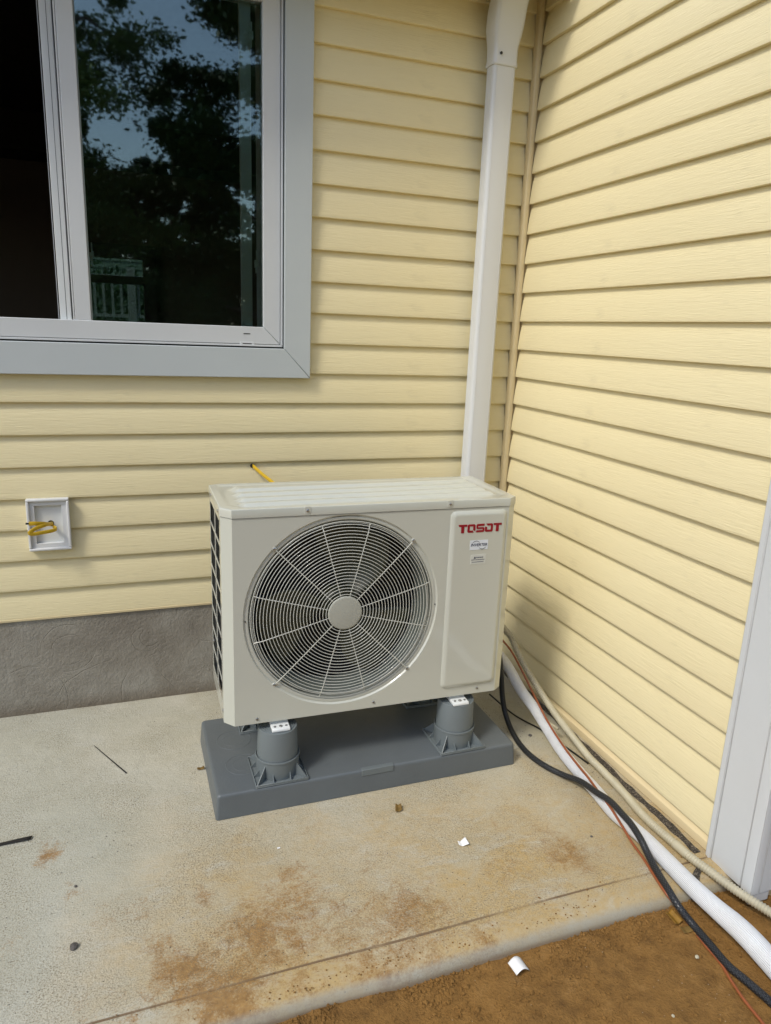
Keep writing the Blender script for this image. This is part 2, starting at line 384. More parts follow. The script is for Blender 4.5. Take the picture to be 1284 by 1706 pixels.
def link(name, me, parent=None, loc=None, bevel=0, segs=2):
    o = bpy.data.objects.new(name, me); C.objects.link(o)
    if parent is not None: o.parent = parent
    if loc is not None: o.location = loc
    if bevel:
        b = o.modifiers.new('bevel', 'BEVEL'); b.width = bevel; b.segments = segs; b.limit_method = 'ANGLE'; b.angle_limit = R(30)
    return o
def tag(o, label=None, cat=None, group=None, kind=None):
    if label: o['label'] = label
    if cat: o['category'] = cat
    if group: o['group'] = group
    if kind: o['kind'] = kind
    return o
def thing(name, label, cat, loc=(0, 0, 0), rz=0, group=None):
    o = bpy.data.objects.new(name, None); C.objects.link(o); o.location = loc; o.rotation_euler = (0, 0, rz); o.empty_display_size = .1
    return tag(o, label, cat, group)
def spline(pts, n=8):
    """Catmull-Rom through points"""
    P = [Vector(p) for p in pts]; P = [P[0]*2-P[1]]+P+[P[-1]*2-P[-2]]; out = []
    for i in range(1, len(P)-2):
        for k in range(n):
            t = k/n; a, b, c, d = P[i-1:i+3]
            out.append(.5*((2*b)+(c-a)*t+(2*a-5*b+4*c-d)*t*t+(3*b-a-3*c+d)*t**3))
    out.append(P[-2]); return out
def rrect(x0, x1, y0, y1, r, n=5):
    out = []
    for cx, cy, a0 in ((x1-r, y0+r, -90), (x1-r, y1-r, 0), (x0+r, y1-r, 90), (x0+r, y0+r, 180)):
        for k in range(n+1):
            a = R(a0+90*k/n); out.append((cx+r*math.cos(a), cy+r*math.sin(a)))
    return out

# ================================================================== SETTING: ground
xs = [-200, -90, -40, -18, -9, -5, -3.2, -2.4]; x = -2.0
while x < .9: xs.append(x); x += .009
xs += [1.2, 1.8, 3, 5, 9, 18, 40, 90, 200]
ys = [-200, -90, -40, -20, -10, -6, -4, -3, -2.4]; y = -2.1
while y < -1.27: ys.append(y); y += .009
ys += [-1.2, -.6, 0, 1, 4, 10, 30, 90, 200]
def soil_z(x, y):
    if y > -1.30 and -6 < x: return -.12
    near = 1 if (-2.1 < x < .95 and y > -2.2) else 0
    z = -.042+(.9*noise.noise((x*2.1, y*2.1, 0)))*.008
    if near:
        z += noise.noise((x*14, y*14, 3))*.0045+noise.noise((x*45, y*45, 7))*.0025
        d = -1.32-y
        cl = max(0, noise.noise((x*5, y*5, 11))+.25)*math.exp(-max(d, 0)/.07)
        z += cl*(.008+.010*abs(noise.noise((x*60, y*60, 5))))
        if x > -.75: z += math.sin((y*.9+x*.35)*160+4*noise.noise((x*6, y*6, 2)))*.0011*max(0, noise.noise((x*3.1, y*3.1, 20))+.1)*3
    return z
g = MB(); nx, ny = len(xs), len(ys)
g.add([(a, b, soil_z(a, b)) for b in ys for a in xs], [(j*nx+i, j*nx+i+1, (j+1)*nx+i+1, (j+1)*nx+i) for j in range(ny-1) for i in range(nx-1)])
tag(g.obj('ground', MAT['soil'], smooth=180, recalc=False), 'bare orange-brown clay soil in front of the slab', kind='structure')

# clods pressed against the slab edge
cl = MB()
oct_ = [(1, 0, 0), (-1, 0, 0), (0, 1, 0), (0, -1, 0), (0, 0, 1), (0, 0, -1)]
of = [(0, 2, 4), (2, 1, 4), (1, 3, 4), (3, 0, 4), (2, 0, 5), (1, 2, 5), (3, 1, 5), (0, 3, 5)]
for i in range(6500):
    x = random.uniform(-1.5, .35); d = random.expovariate(1/.055) if i % 3 else random.uniform(0, .7)
    y = -1.322-d
    if y < -2.1: continue
    if noise.noise((x*4, y*4, 9)) < -.1 and random.random() < .8: continue
    r = random.choice((.0014, .002, .0028, .0036, .0028, .005 if random.random() < .25 else .0022))*random.uniform(.8, 1.4)
    z = soil_z(x, y)+r*.5; a = random.random()*6.28; ca, sa = math.cos(a), math.sin(a)
    cl.add([(x+(p[0]*ca-p[1]*sa)*r*random.uniform(.7, 1.3), y+(p[0]*sa+p[1]*ca)*r*random.uniform(.7, 1.3), z+p[2]*r*random.uniform(.6, 1)) for p in oct_], of)
tag(cl.obj('soil_clods', MAT['soil'], smooth=0, recalc=False), 'small crumbs and clods of brown soil along the slab edge', kind='stuff')

# concrete slab with a tooled groove and a rounded nose (profile along x)
prof = [(.01, -.001)]
yy = -.02
while yy > -1.225: prof.append((yy, 0)); yy -= .02
for a, b in ((-1.236, 0), (-1.2405, -.0008), (-1.2425, -.003), (-1.2455, -.0032), (-1.248, -.001), (-1.253, -.0002), (-1.27, -.0003)): prof.append((a, b))
for k in range(0, 10):
    a = R(90*k/9); prof.append((-1.288-.036*math.sin(a), -.0005-.036*(1-math.cos(a))))
prof += [(-1.326, -.06), (-1.327, -.30)]
sl = MB(); rings = []
X = -5.0
SX = []
while X < .02: SX.append(X); X += .025 if X > -2 else .3
SX.append(.02)
for X in SX:
    wob = .0035*noise.noise((X*3, 0, 0)); rg = []
    for (a, b) in prof:
        k = max(0, min(1, (-a-1.1)/.1)); dz = .0009*noise.noise((X*5, a*7, 1))+(.002*noise.noise((X*2.3, 5, 5)) if a < -1.29 else 0)
        rg.append((X, a+wob*k+.004*noise.noise((X*4, 1, 8))*max(0, min(1, (-a-1.25)/.05)), b+(dz if b > -.1 else 0)))
    rings.append(rg)
sl.sections(rings, close=False, caps=False)
tag(sl.obj('concrete_slab', MAT['slab'], smooth=50), 'pale concrete patio slab with brown clay stains and a rounded front edge', kind='structure')

# expansion joint foam along the right wall and across the nose
j = MB()
def strip(pts, wd, zt=.002, seg=60):
    pts = spline([(p[0], p[1], p[2] if len(p) > 2 else zt) for p in pts], seg)
    L, Rr = [], []
    for i, p in enumerate(pts):
        t = (pts[min(i+1, len(pts)-1)]-pts[max(0, i-1)]).normalized(); s_ = Vector((-t.y, t.x, 0)).normalized()
        n1 = .35+.65*abs(noise.noise(p*30)); a = p+s_*wd*(.5+.35*noise.noise(p*22)); b = p-s_*wd*(.5+.35*noise.noise(p*25+Vector((5, 5, 5))))
        h = Vector((0, 0, .0015*n1)); L.append(a+h); Rr.append(b+h)
    j.sections([[tuple(a-Vector((0, 0, .006))), tuple(a), tuple(b), tuple(b-Vector((0, 0, .006)))] for a, b in zip(L, Rr)])
strip([(-.016, -.03), (-.018, -.4), (-.024, -.8), (-.028, -1.0), (-.032, -1.226)], .020)
strip([(-.052, -1.255), (-.0742, -1.2752), (-.1062, -1.2999, .0005), (-.128, -1.315, -.008), (-.140, -1.3265, -.034)], .015)
tag(j.obj('joint_filler', MAT['foam'], smooth=0), 'crumbly black joint filler between slab and wall', kind='structure')

# ================================================================== HOUSE WALLS
S = .1016
def plank_mesh(name, segs, facing):
    """one lap course. segs: list of (a, b) spans along the wall. facing 'y' -> wall faces -y, 'x' -> faces -x, 'f' -> faces -y along +x for the front return"""
    b = MB()
    # (out, z): out = towards the viewer
    pr = [(-.0145, .0012), (-.0022, .0006), (-.0004, .0016), (0, .0034), (-.0004, .012), (-.0016, .03), (-.0042, .055), (-.0085, .08), (-.0140, .1000), (-.0150, .112)]
    for a0, a1 in segs:
        n = max(1, int(abs(a1-a0)/.06)); rings = []
        for i in range(n+1):
            u = a0+(a1-a0)*i/n; rg = []
            for k, (o, z) in enumerate(pr):
                o2 = o+.0007*noise.noise((u*2.3, k*.12, hash(name) % 7)) if k > 1 else o
                rg.append((u, -o2, z) if facing == 'y' else (-o2, u, z))
            rings.append(rg)
        vs = [p for r in rings for p in r]; m = len(pr); fs = []; uvs = []
        for q in range(n):
            u0, u1 = a0+(a1-a0)*q/n, a0+(a1-a0)*(q+1)/n
            for k in range(m-1):
                fs.append((q*m+k, q*m+k+1, (q+1)*m+k+1, (q+1)*m+k)); z0, z1 = pr[k][1], pr[k+1][1]
                uvs.append(((u0, z0), (u0, z1), (u1, z1), (u1, z0)))
        b.add(vs, fs, uvs)
    return b.mesh(name, MAT['siding'], 40)

back = thing('house_wall', 'cream vinyl-sided back wall with the sliding window, above grey parging', 'wall', (-2.0, 0, 0))
back.location = (0, 0, 0)
CX0, CX1, CZ0, CZ1 = -2.42, -.7985, 1.142, 2.412     # outer edge of window casing
full = plank_mesh('siding_plank', [(-5, -.019)], 'y')
cut = plank_mesh('siding_plank', [(-5, CX0-.002), (CX1+.002, -.019)], 'y')
k = 0
while True:
    z = .3434+S*k
    if z > 2.42: break
    me = cut if (z+S > CZ0+.02 and z < CZ1) else full
    link('siding_plank', me, back, (0, 0, z)); k += 1
fd = MB(); fd.box((-5, .006, -.3), (-.002, .2, .3432)); fd.obj('foundation', MAT['stucco'], back, smooth=0)
sh = MB()   # sheathing behind the laps, with the window hole
sh.box((-5, .016, .345), (CX0+.06, .13, 2.62)); sh.box((-.86, .016, .345), (.0, .13, 2.62))
sh.box((CX0+.06, .016, .345), (-.86, .13, 1.21)); sh.box((CX0+.06, .016, 2.34), (-.86, .13, 2.62))
sh.obj('sheathing', MAT['trim'], back, smooth=0)
st = MB(); st.prism([(.006, .3425), (-.0005, .3415), (-.0012, .348), (.006, .352)], 'x', -5, -.019); st.obj('starter_strip', MAT['trim'], back)
cp = MB(); cp.prism([(-.019, .004), (-.019, -.016), (-.0165, -.0205), (-.012, -.022), (-.004, -.022), (.002, -.0205), (.004, -.017), (.004, -.012), (.0172, -.011), (.0172, .004)], 'z', .02, 2.62)
cp.obj('corner_trim', MAT['trim'], back, bevel=.0015)

# ---- sliding window: a part of the wall, with its own pieces
win = bpy.data.objects.new('window', None); C.objects.link(win); win.parent = back
win['label'] = 'white sliding window with wide casing, left half slid open'
IX1, IZ0 = -.8885, 1.2385            # casing inner edge
def mitred(p0, p1, p2, p3, y0, y1, name, mat, bevel=.002):
    b = MB(); b.prism([p0, p1, p2, p3], 'y', y0, y1); return b.obj(name, mat, win, bevel=bevel)
cy0, cy1 = -.019, .012
IX0, IZ1 = CX0+.09, CZ1-.09
g_ = .0006
mitred((CX0, CZ0), (CX1-g_, CZ0), (IX1-g_, IZ0), (IX0, IZ0), cy0, cy1, 'casing_board', MAT['casing'])
mitred((CX1, CZ0+g_), (CX1, CZ1), (IX1, IZ1), (IX1, IZ0+g_), cy0, cy1, 'casing_board', MAT['casing'])
mitred((CX0, CZ1+g_), (IX0, IZ1+g_), (IX1, IZ1+g_), (CX1, CZ1+g_), cy0, cy1, 'casing_board', MAT['casing'])
mitred((CX0-g_, CZ0), (IX0-g_, IZ0), (IX0-g_, IZ1), (CX0-g_, CZ1), cy0, cy1, 'casing_board', MAT['casing'])
# fin gap + outer frame (stepped vinyl profile, mitred corner)
FX1, FZ0 = IX1-.004, IZ0+.005
def frame_ring(name, x0, x1, z0, z1, wd, y0, y1, mat, bevel=.0015, lip=True, parent=win):
    for nm, poly in (('b', [(x0, z0), (x1-g_, z0), (x1-wd-g_, z0+wd), (x0+wd, z0+wd)]), ('r', [(x1, z0+g_), (x1, z1), (x1-wd, z1-wd), (x1-wd, z0+wd+g_)]),
                     ('t', [(x0, z1+g_), (x0+wd, z1-wd+g_), (x1-wd, z1-wd+g_), (x1, z1+g_)]), ('l', [(x0-g_, z0), (x0+wd-g_, z0+wd), (x0+wd-g_, z1-wd), (x0-g_, z1)])):
        b = MB(); b.prism(poly, 'y', y0, y1); b.obj(name, mat, parent, bevel=bevel)
x0f, z1f = IX0+.004, IZ1-.005
frame_ring('outer_bead', x0f, FX1, FZ0, z1f, .006, -.010, .02, MAT['white'], .001)
frame_ring('frame_rail', x0f+.0075, FX1-.0075, FZ0+.0075, z1f-.0075, .0555, -.005, .05, MAT['white'], .002)
gx1 = FX1-.063; gz0 = FZ0+.063
jam = MB(); jam.box((gx1-.0001, .0505, gz0-.02), (gx1+.02, .12, 2.34)); jam.box((x0f, .0505, gz0-.03), (gx1, .12, gz0-.004)); jam.obj('jamb', MAT['white'], win, smooth=0)
dk = MB(); dk.box((x0f-.002, .0, IZ0-.03), (IX1+.03, .0125, IZ0+.0045)); dk.box((IX1-.0035, .0, IZ0), (IX1+.03, .0125, IZ1)); dk.obj('caulk_gap', MAT['dark'], win, smooth=0)
# weep slots
for (x, z, wv) in ((-1.0108, 1.2835, .022), (-1.0108, 1.2515, .030)):
    b = MB(); b.box((x-wv/2, -.0058, z-.0014), (x+wv/2, -.004, z+.0014)); b.obj('weep_slot', MAT['dark'], win, smooth=0)
b = MB(); b.prism(rrect(-1.0108-.024, -1.0108+.024, 1.2515-.006, 1.2515+.006, .0055), 'y', -.0072, -.0048); o = b.obj('weep_cover', MAT['white'], win, bevel=.001)
o2 = MB(); o2.box((-1.0258, -.0078, 1.2500), (-.9958, -.0070, 1.2528)); o2.obj('weep_slot', MAT['dark'], win, smooth=0)
# meeting stile of the fixed pane
b = MB(); b.box((-1.531, -.001, gz0-.0005), (-1.4845, .022, 2.33)); b.obj('meeting_stile', MAT['white'], win, bevel=.0025)
b = MB(); b.box((-1.5365, .0, gz0-.0005), (-1.5318, .016, 2.33)); b.obj('stile_bead', MAT['white'], win, bevel=.001)
b = MB(); b.box((-1.484, -.0005, gz0-.0005), (-1.481, .010, 2.33)); b.obj('glazing_gasket', MAT['duct'], win, smooth=0)
# fixed glass
b = MB(); b.box((-1.488, .010, gz0-.004), (gx1+.004, .0135, 2.33)); b.obj('glass_pane', MAT['glass'], win, smooth=0)
# inner sash, slid open behind the fixed pane
sy0, sy1 = .030, .052
for nm, a, c in (('sash_stile', -1.5745, -1.5405), ('sash_stile', -1.0205, -.9855)):
    b = MB(); b.box((a, sy0, gz0-.004), (c, sy1, 2.33)); b.obj(nm, MAT['bracket'], win, bevel=.0025)
b = MB(); b.box((-1.5775, .033, gz0-.004), (-1.5752, .05, 2.33)); b.obj('weather_strip', MAT['dark'], win, smooth=0)
b = MB(); b.box((-1.5795, .034, gz0-.004), (-1.5778, .048, 2.33)); b.obj('sash_bead', MAT['white'], win, smooth=0)
b = MB(); b.box((-1.5565, .0296, gz0-.004), (-1.5553, .0302, 2.33)); b.obj('sash_groove', MAT['dark'], win, smooth=0)
b = MB(); b.box((-1.5395, .02, gz0-.004), (-1.5372, .045, 2.33)); b.obj('weather_strip', MAT['dark'], win, smooth=0)
b = MB(); b.box((-1.5405, .031, gz0-.006), (-1.0205, .051, gz0-.001)); b.obj('sash_rail', MAT['white'], win, smooth=0)
# small latch hardware
for x, z in ((-.9745, 1.512), (-.9865, 2.165), (-1.474, 1.50)):
    b = MB(); b.prism([(x-.003, z-.035), (x+.002, z-.035), (x+.002, z-.012), (x+.006, z-.012), (x+.006, z+.010), (x+.003, z+.010), (x+.003, z+.035), (x-.001, z+.035), (x-.001, z+.006), (x-.006, z+.006), (x-.006, z-.018), (x-.003, z-.018)], 'y', .0145, .0185)
    b.obj('latch_clip', MAT['bracket'], win, smooth=0)

# eave above the back wall (shades its top)
ev = thing('roof_eave', 'roof overhang with white gutter above the back wall, just out of the picture', 'roof', (-2.5, -.05, 2.425))
b = MB(); b.box((-2.5, -.10, 0), (2.5, .05, .012)); b.obj('soffit', MAT['soffit'], ev)
b = MB(); b.box((-2.5, -.115, -.02), (2.5, -.1005, .16)); b.obj('fascia', MAT['white'], ev)
b = MB(); b.sections([[(x, -.117, .10), (x, -.118, -.03), (x, -.19, -.032), (x, -.208, .01), (x, -.218, .05), (x, -.220, .08), (x, -.216, .08), (x, -.204, .01), (x, -.188, -.028), (x, -.122, -.026), (x, -.121, .10)] for x in (-2.5, 0, 2.48)]); b.obj('gutter', MAT['white'], ev, smooth=0)
b = MB(); b.prism([(-.11, .162), (-.11, .175), (3.6, 1.70), (3.6, 1.68)], 'x', -2.5, 2.5); b.obj('roof_deck', MAT['shingle'], ev)

# ---- right wall
right = thing('side_wall', 'cream vinyl-sided wall on the right, running towards the camera', 'wall', (0, 0, 0))
PY = -1.2335
rfull = plank_mesh('siding_plank', [(PY+.0005, -.023)], 'x')
for k in range(-3, 28):
    link('siding_plank', rfull, right, (0, 0, .3458+S*k))
b = MB(); b.box((.016, -1.37, -.3), (.12, 0, 3.2)); b.obj('sheathing', MAT['trim'], right, smooth=0)
# bottom course: a short ripped strip in a J-channel
b = MB(); b.sections([[(.010, u, .044), (.004, u, .030), (-.0005, u, .026), (-.0035, u, .024), (-.0045, u, .021), (-.0045, u, .002), (-.003, u, .0005), (.012, u, .0005), (.012, u, .044)] for u in (PY+.0005, -.6, -.001)])
b.obj('starter_trim', MAT['trim'], right, smooth=30)
b = MB(); b.box((.0145, -1.36, -.3), (.06, -.01, -.0)); b.obj('foundation', MAT['stucco'], right, smooth=0)
# white outside corner post
X0 = -.015; CYN = -1.384
po = [(.012, PY), (X0+.002, PY), (X0, PY-.002), (X0, PY-.0165), (X0+.0022, PY-.018), (X0+.0022, PY-.0195), (X0+.0005, PY-.022),
      (X0+.0005, CYN+.034), (X0+.0016, CYN+.0325), (X0+.0002, CYN+.031), (X0, CYN+.006), (X0+.002, CYN+.0015), (X0+.006, CYN),
      (X0+.026, CYN), (X0+.0275, CYN+.0014), (X0+.029, CYN), (.135, CYN), (.135, CYN+.03), (.012, CYN+.03)]
b = MB(); b.prism(po, 'z', -.004, 3.2); b.obj('corner_post', MAT['white'], right, smooth=25, bevel=.0006, segs=1)
b = MB(); b.prism([(X0+.003, CYN+.022), (X0+.001, CYN+.002), (X0+.006, CYN+.0012), (X0+.03, CYN+.0015), (.05, CYN+.002), (.05, CYN+.022)], 'z', -.032, -.0045); b.obj('post_foot', MAT['white'], right, bevel=.002)
# the wall beyond the corner (turns away from the picture)
ffull = plank_mesh('siding_plank', [(.1355, 3.0)], 'y')
for k in range(-3, 28):
    link('siding_plank', ffull, right, (0, -1.368, .3458+S*k))
b = MB(); b.box((.121, -1.355, -.3), (3.0, -1.2, 3.2)); b.box((.0145, -1.3545, -.3), (.13, -1.2, -.006)); b.obj('sheathing', MAT['stucco'], right, smooth=0)

# ---- room seen through the window
rm = thing('interior_room', 'dark unlit room seen through the open window half', 'room', (-2.2, 2, .4))
def rbox(nm, a, b_, mat): q = MB(); q.box(tuple(p-o for p, o in zip(a, (-2.2, 2, .4))), tuple(p-o for p, o in zip(b_, (-2.2, 2, .4)))); return q.obj(nm, MAT[mat], rm, smooth=0)
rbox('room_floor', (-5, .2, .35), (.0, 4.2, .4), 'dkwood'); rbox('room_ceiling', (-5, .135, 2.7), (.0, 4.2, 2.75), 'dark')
rbox('room_wall', (-5, .2, .4), (-4.95, 4.2, 1.2), 'drywall'); rbox('room_wall', (-5, .2, 2.2), (-4.95, 4.2, 2.7), 'drywall'); rbox('room_wall', (-5, 2.6, 1.2), (-4.95, 4.2, 2.2), 'drywall'); rbox('room_wall', (-.05, .2, .4), (.0, 4.2, 2.7), 'drywall')  # opening in the unseen left wall is added to let daylight into the room
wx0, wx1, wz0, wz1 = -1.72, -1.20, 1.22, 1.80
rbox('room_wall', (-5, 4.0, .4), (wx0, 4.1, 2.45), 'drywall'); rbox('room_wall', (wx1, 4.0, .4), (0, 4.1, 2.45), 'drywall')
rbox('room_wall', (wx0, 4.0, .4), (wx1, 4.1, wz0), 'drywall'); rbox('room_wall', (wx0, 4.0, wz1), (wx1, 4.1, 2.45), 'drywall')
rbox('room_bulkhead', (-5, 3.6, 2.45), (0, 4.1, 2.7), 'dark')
rbox('door_casing', (wx0-.09, 3.96, wz0-.1), (wx0, 3.999, wz1+.1), 'dkwood'); rbox('door_casing', (wx1, 3.96, wz0-.1), (wx1+.10, 3.999, wz1+.1), 'dkwood')
rbox('door_casing', (wx0, 3.96, wz1), (wx1, 3.999, wz1+.1), 'dkwood'); rbox('window_rail', (wx0, 3.97, 1.60), (wx1, 4.03, 1.66), 'dkwood')
q_ = MB(); q_.box((wx0+2.2, 2.045, wz0-.4), (wx1+2.2, 2.048, wz1-.4)); q_.obj('room_glass', MAT['glass2'], rm, smooth=0)
# neighbour's deck beyond
nb = thing('neighbour_house', 'pale green house glimpsed through the room window, behind a white deck rail', 'house', (-1.2, 11, 0))
b = MB()
for i in range(26): b.prism([(0, i*.12), (-.02, i*.12), (0, i*.12+.12)], 'x', -4, 6)
b.box((-4, .001, 0), (6, 3, 3.2)); b.obj('wall', MAT['lightgreen'], nb, smooth=0)
dr = thing('deck_railing', 'white deck railing seen small through the room window', 'railing', (-1.2, 9.6, 0))
b = MB(); b.box((-4, -.04, 1.92), (6, .04, 1.98)); b.obj('top_rail', MAT['white'], dr, smooth=0)
b = MB(); b.box((-4, -.03, 1.36), (6, .03, 1.41)); b.obj('bottom_rail', MAT['white'], dr, smooth=0)
b = MB(); b.box((-4, -.1, .9), (6, 1.3, 1.24)); b.obj('deck_edge', MAT['casing'], dr, smooth=0)
bal = MB(); bal.box((-.018, -.018, 1.41), (.018, .018, 1.92)); bme = bal.mesh('baluster', MAT['white'], 0)
for i in range(24): link('baluster', bme, dr, (-1.4+i*.125, 0, 0))
pst = MB(); pst.box((-.06, -.06, .9), (.06, .06, 2.1)); pme = pst.mesh('post', MAT['white'], 0)
for i in range(3): link('post', pme, dr, (-1.5+i*1.5, -.001, 0))

# ================================================================== DOWNSPOUT
ds = thing('downspout', 'white rectangular downspout running down the back wall into the corner', 'downspout', (-.1625, -.045, .08))
def spout_ring(cx, cy, hw, hd, z, r=.010):
    pts = rrect(cx-hw, cx+hw, cy-hd, cy+hd, r, 4); return [(p[0], p[1], z) for p in pts]
hw, hd = .0425, .030
b = MB(); b.sections([spout_ring(0, 0, hw, hd, z, .014) for z in (0, .7, 1.4, 2.20)]); o = b.obj('pipe', MAT['spout'], ds, smooth=40)
for (p0, p1) in ([((-hw-.0009, y_-.001, 0), (-hw+.001, y_+.001, 2.09)) for y_ in (-.012, .004, .016)]+[((-hw+.012, -hd-.0007, 0), (-hw+.0136, -hd+.001, 2.09)), ((hw-.013, -hd-.0007, 0), (hw-.0116, -hd+.001, 2.09))]):
    b = MB(); b.box(p0, p1); b.obj('pressed_rib', MAT['spout'], ds, smooth=0)
b = MB()
secs = []
for z, w2, d2, oy in ((2.095, hw+.0034, hd+.0034, 0), (2.098, hw+.0048, hd+.0048, 0), (2.104, hw+.0048, hd+.0048, 0), (2.115, hw+.0030, hd+.003, 0), (2.15, hw+.003, hd+.004, 0), (2.160, hw+.004, hd+.005, -.001), (2.185, hw+.008, hd+.008, -.003),
                      (2.205, hw+.011, hd+.011, -.004), (2.225, hw+.012, hd+.012, -.008), (2.25, hw+.012, hd+.013, -.013), (2.28, hw+.012, hd+.013, -.022), (2.32, hw+.012, hd+.013, -.06), (2.365, hw+.012, hd+.013, -.105)):
    secs.append(spout_ring(0, oy, w2, d2, z, .015))
b.sections(secs); b.obj('elbow', MAT['spout'], ds, smooth=40)
b = MB(); b.lathe([(.0, -.0006), (.0045, -.0006), (.0045, .004)], (-.022, -hd-.0068, 2.128), 'y', 12); b.obj('screw_hole', MAT['dark'], ds)

# ================================================================== JUNCTION BOX on the wall
jb = thing('junction_box', 'open white recessed wall box with a hole in its back', 'wall box', (-1.6475, 0, .5835))
W_, H_ = .0625, .1705
def rframe(b, x0, x1, z0, z1, t_, y0, y1):
    b.box((x0, y0, z0), (x1, y1, z0+t_)); b.box((x0, y0, z1-t_), (x1, y1, z1)); b.box((x0, y0, z0+t_), (x0+t_, y1, z1-t_)); b.box((x1-t_, y0, z0+t_), (x1, y1, z1-t_))
b = MB(); rframe(b, -W_, W_, 0, H_, .0085, -.022, .0005); b.obj('rim', MAT['spout'], jb, bevel=.003, segs=3)
b = MB(); rframe(b, -W_+.0083, W_-.0083, .0083, H_-.0083, .0145, -.0140, .001); b.obj('flange', MAT['spout'], jb, bevel=.0008)
b = MB(); b.box((-.0435, -.0012, .020), (.0435, .001, .151)); b.obj('back_plate', MAT['bracket'], jb, smooth=0)
b = MB(); b.lathe([(.0, -.0004), (.0095, -.0004), (.0095, .001)], (.0040, -.0012, .086), 'y', 20); b.obj('hole', MAT['dark'], jb)

def cable_tail(loc, pts, pts2, tip, label):
    t_ = thing('cable_tail', label, 'cable', loc); L = Vector(loc)
    b = MB(); b.ribbon([Vector(p)-L for p in spline(pts, 8)], .0125, .0042); b.obj('jacket', MAT['yellow'], t_, smooth=50)
    if pts2:
        b = MB(); b.ribbon([p-L for p in spline(pts2, 8)], .0115, .0042); b.obj('jacket', MAT['yellow'], t_, smooth=50)
    if tip:
        b = MB(); b.tube([Vector(p)-L for p in tip], .0032, 8); b.obj('wire_end', MAT['black'], t_)
cable_tail((-1.645, .03, .6663), [(-1.645, .028, .667), (-1.643, .0, .6675), (-1.650, -.025, .673), (-1.662, -.045, .6805), (-1.682, -.058, .6855), (-1.700, -.06, .6865)],
           [(-1.643, .028, .664), (-1.636, -.01, .660), (-1.626, -.03, .6575), (-1.640, -.045, .6555), (-1.665, -.058, .655), (-1.690, -.068, .6545), (-1.699, -.071, .6585), (-1.694, -.069, .664), (-1.680, -.06, .671), (-1.660, -.048, .675), (-1.648, -.03, .674), (-1.638, .0, .668)],
           [(-1.700, -.06, .6865), (-1.706, -.0605, .6868), (-1.709, -.061, .6872)], 'folded yellow cable end hanging out of the open wall box')
cable_tail((-.9919, 0, .8369), [(-.993, .006, .838), (-.988, -.010, .834), (-.970, -.045, .818), (-.948, -.09, .802), (-.925, -.14, .782), (-.915, -.18, .75)], None, None,
           'yellow cable coming out of the wall just above the back of the unit')
b = MB(); b.lathe([(.0, -.0006), (.0075, -.0006), (.0078, .004)], (-.9945, .0035, .8385), 'y', 14); tag(b.obj('cable_hole', MAT['dark'], back))

# ================================================================== PAD
pad = thing('equipment_pad', 'dark grey plastic equipment pad lying on the slab under the unit', 'pad', (-.7620, -.523, 0))
def pring(hx, hy, z, r):
    return [(p[0], p[1], z) for p in rrect(-hx, hx, -hy, hy, r, 5)]
b = MB(); b.sections([pring(.4625, .207, .0015, .008), pring(.4620, .2065, .006, .008), pring(.4580, .2030, .064, .009), pring(.4572, .2022, .0690, .010), pring(.4552, .2002, .0718, .010), pring(.4525, .1975, .0730, .010), pring(.448, .193, .0732, .010)])
b.obj('shell', MAT['pad'], pad, smooth=60)
b = MB(); b.box((-.046, -.2052, .0555), (.052, -.190, .0747)); b.obj('tab', MAT['riser'], pad, bevel=.0012)
b = MB()
for cx, cy in ((-.365, -.075), (-.375, .06)):
    b.lathe([(.050, .0728), (.0506, .0739), (.0516, .0739), (.0522, .0728)], (cx, cy, 0), 'z', 48)
    b.lathe([(.032, .0728), (.0325, .0736), (.033, .0728)], (cx, cy, 0), 'z', 40)
b.obj('moulded_ring', MAT['pad'], pad)

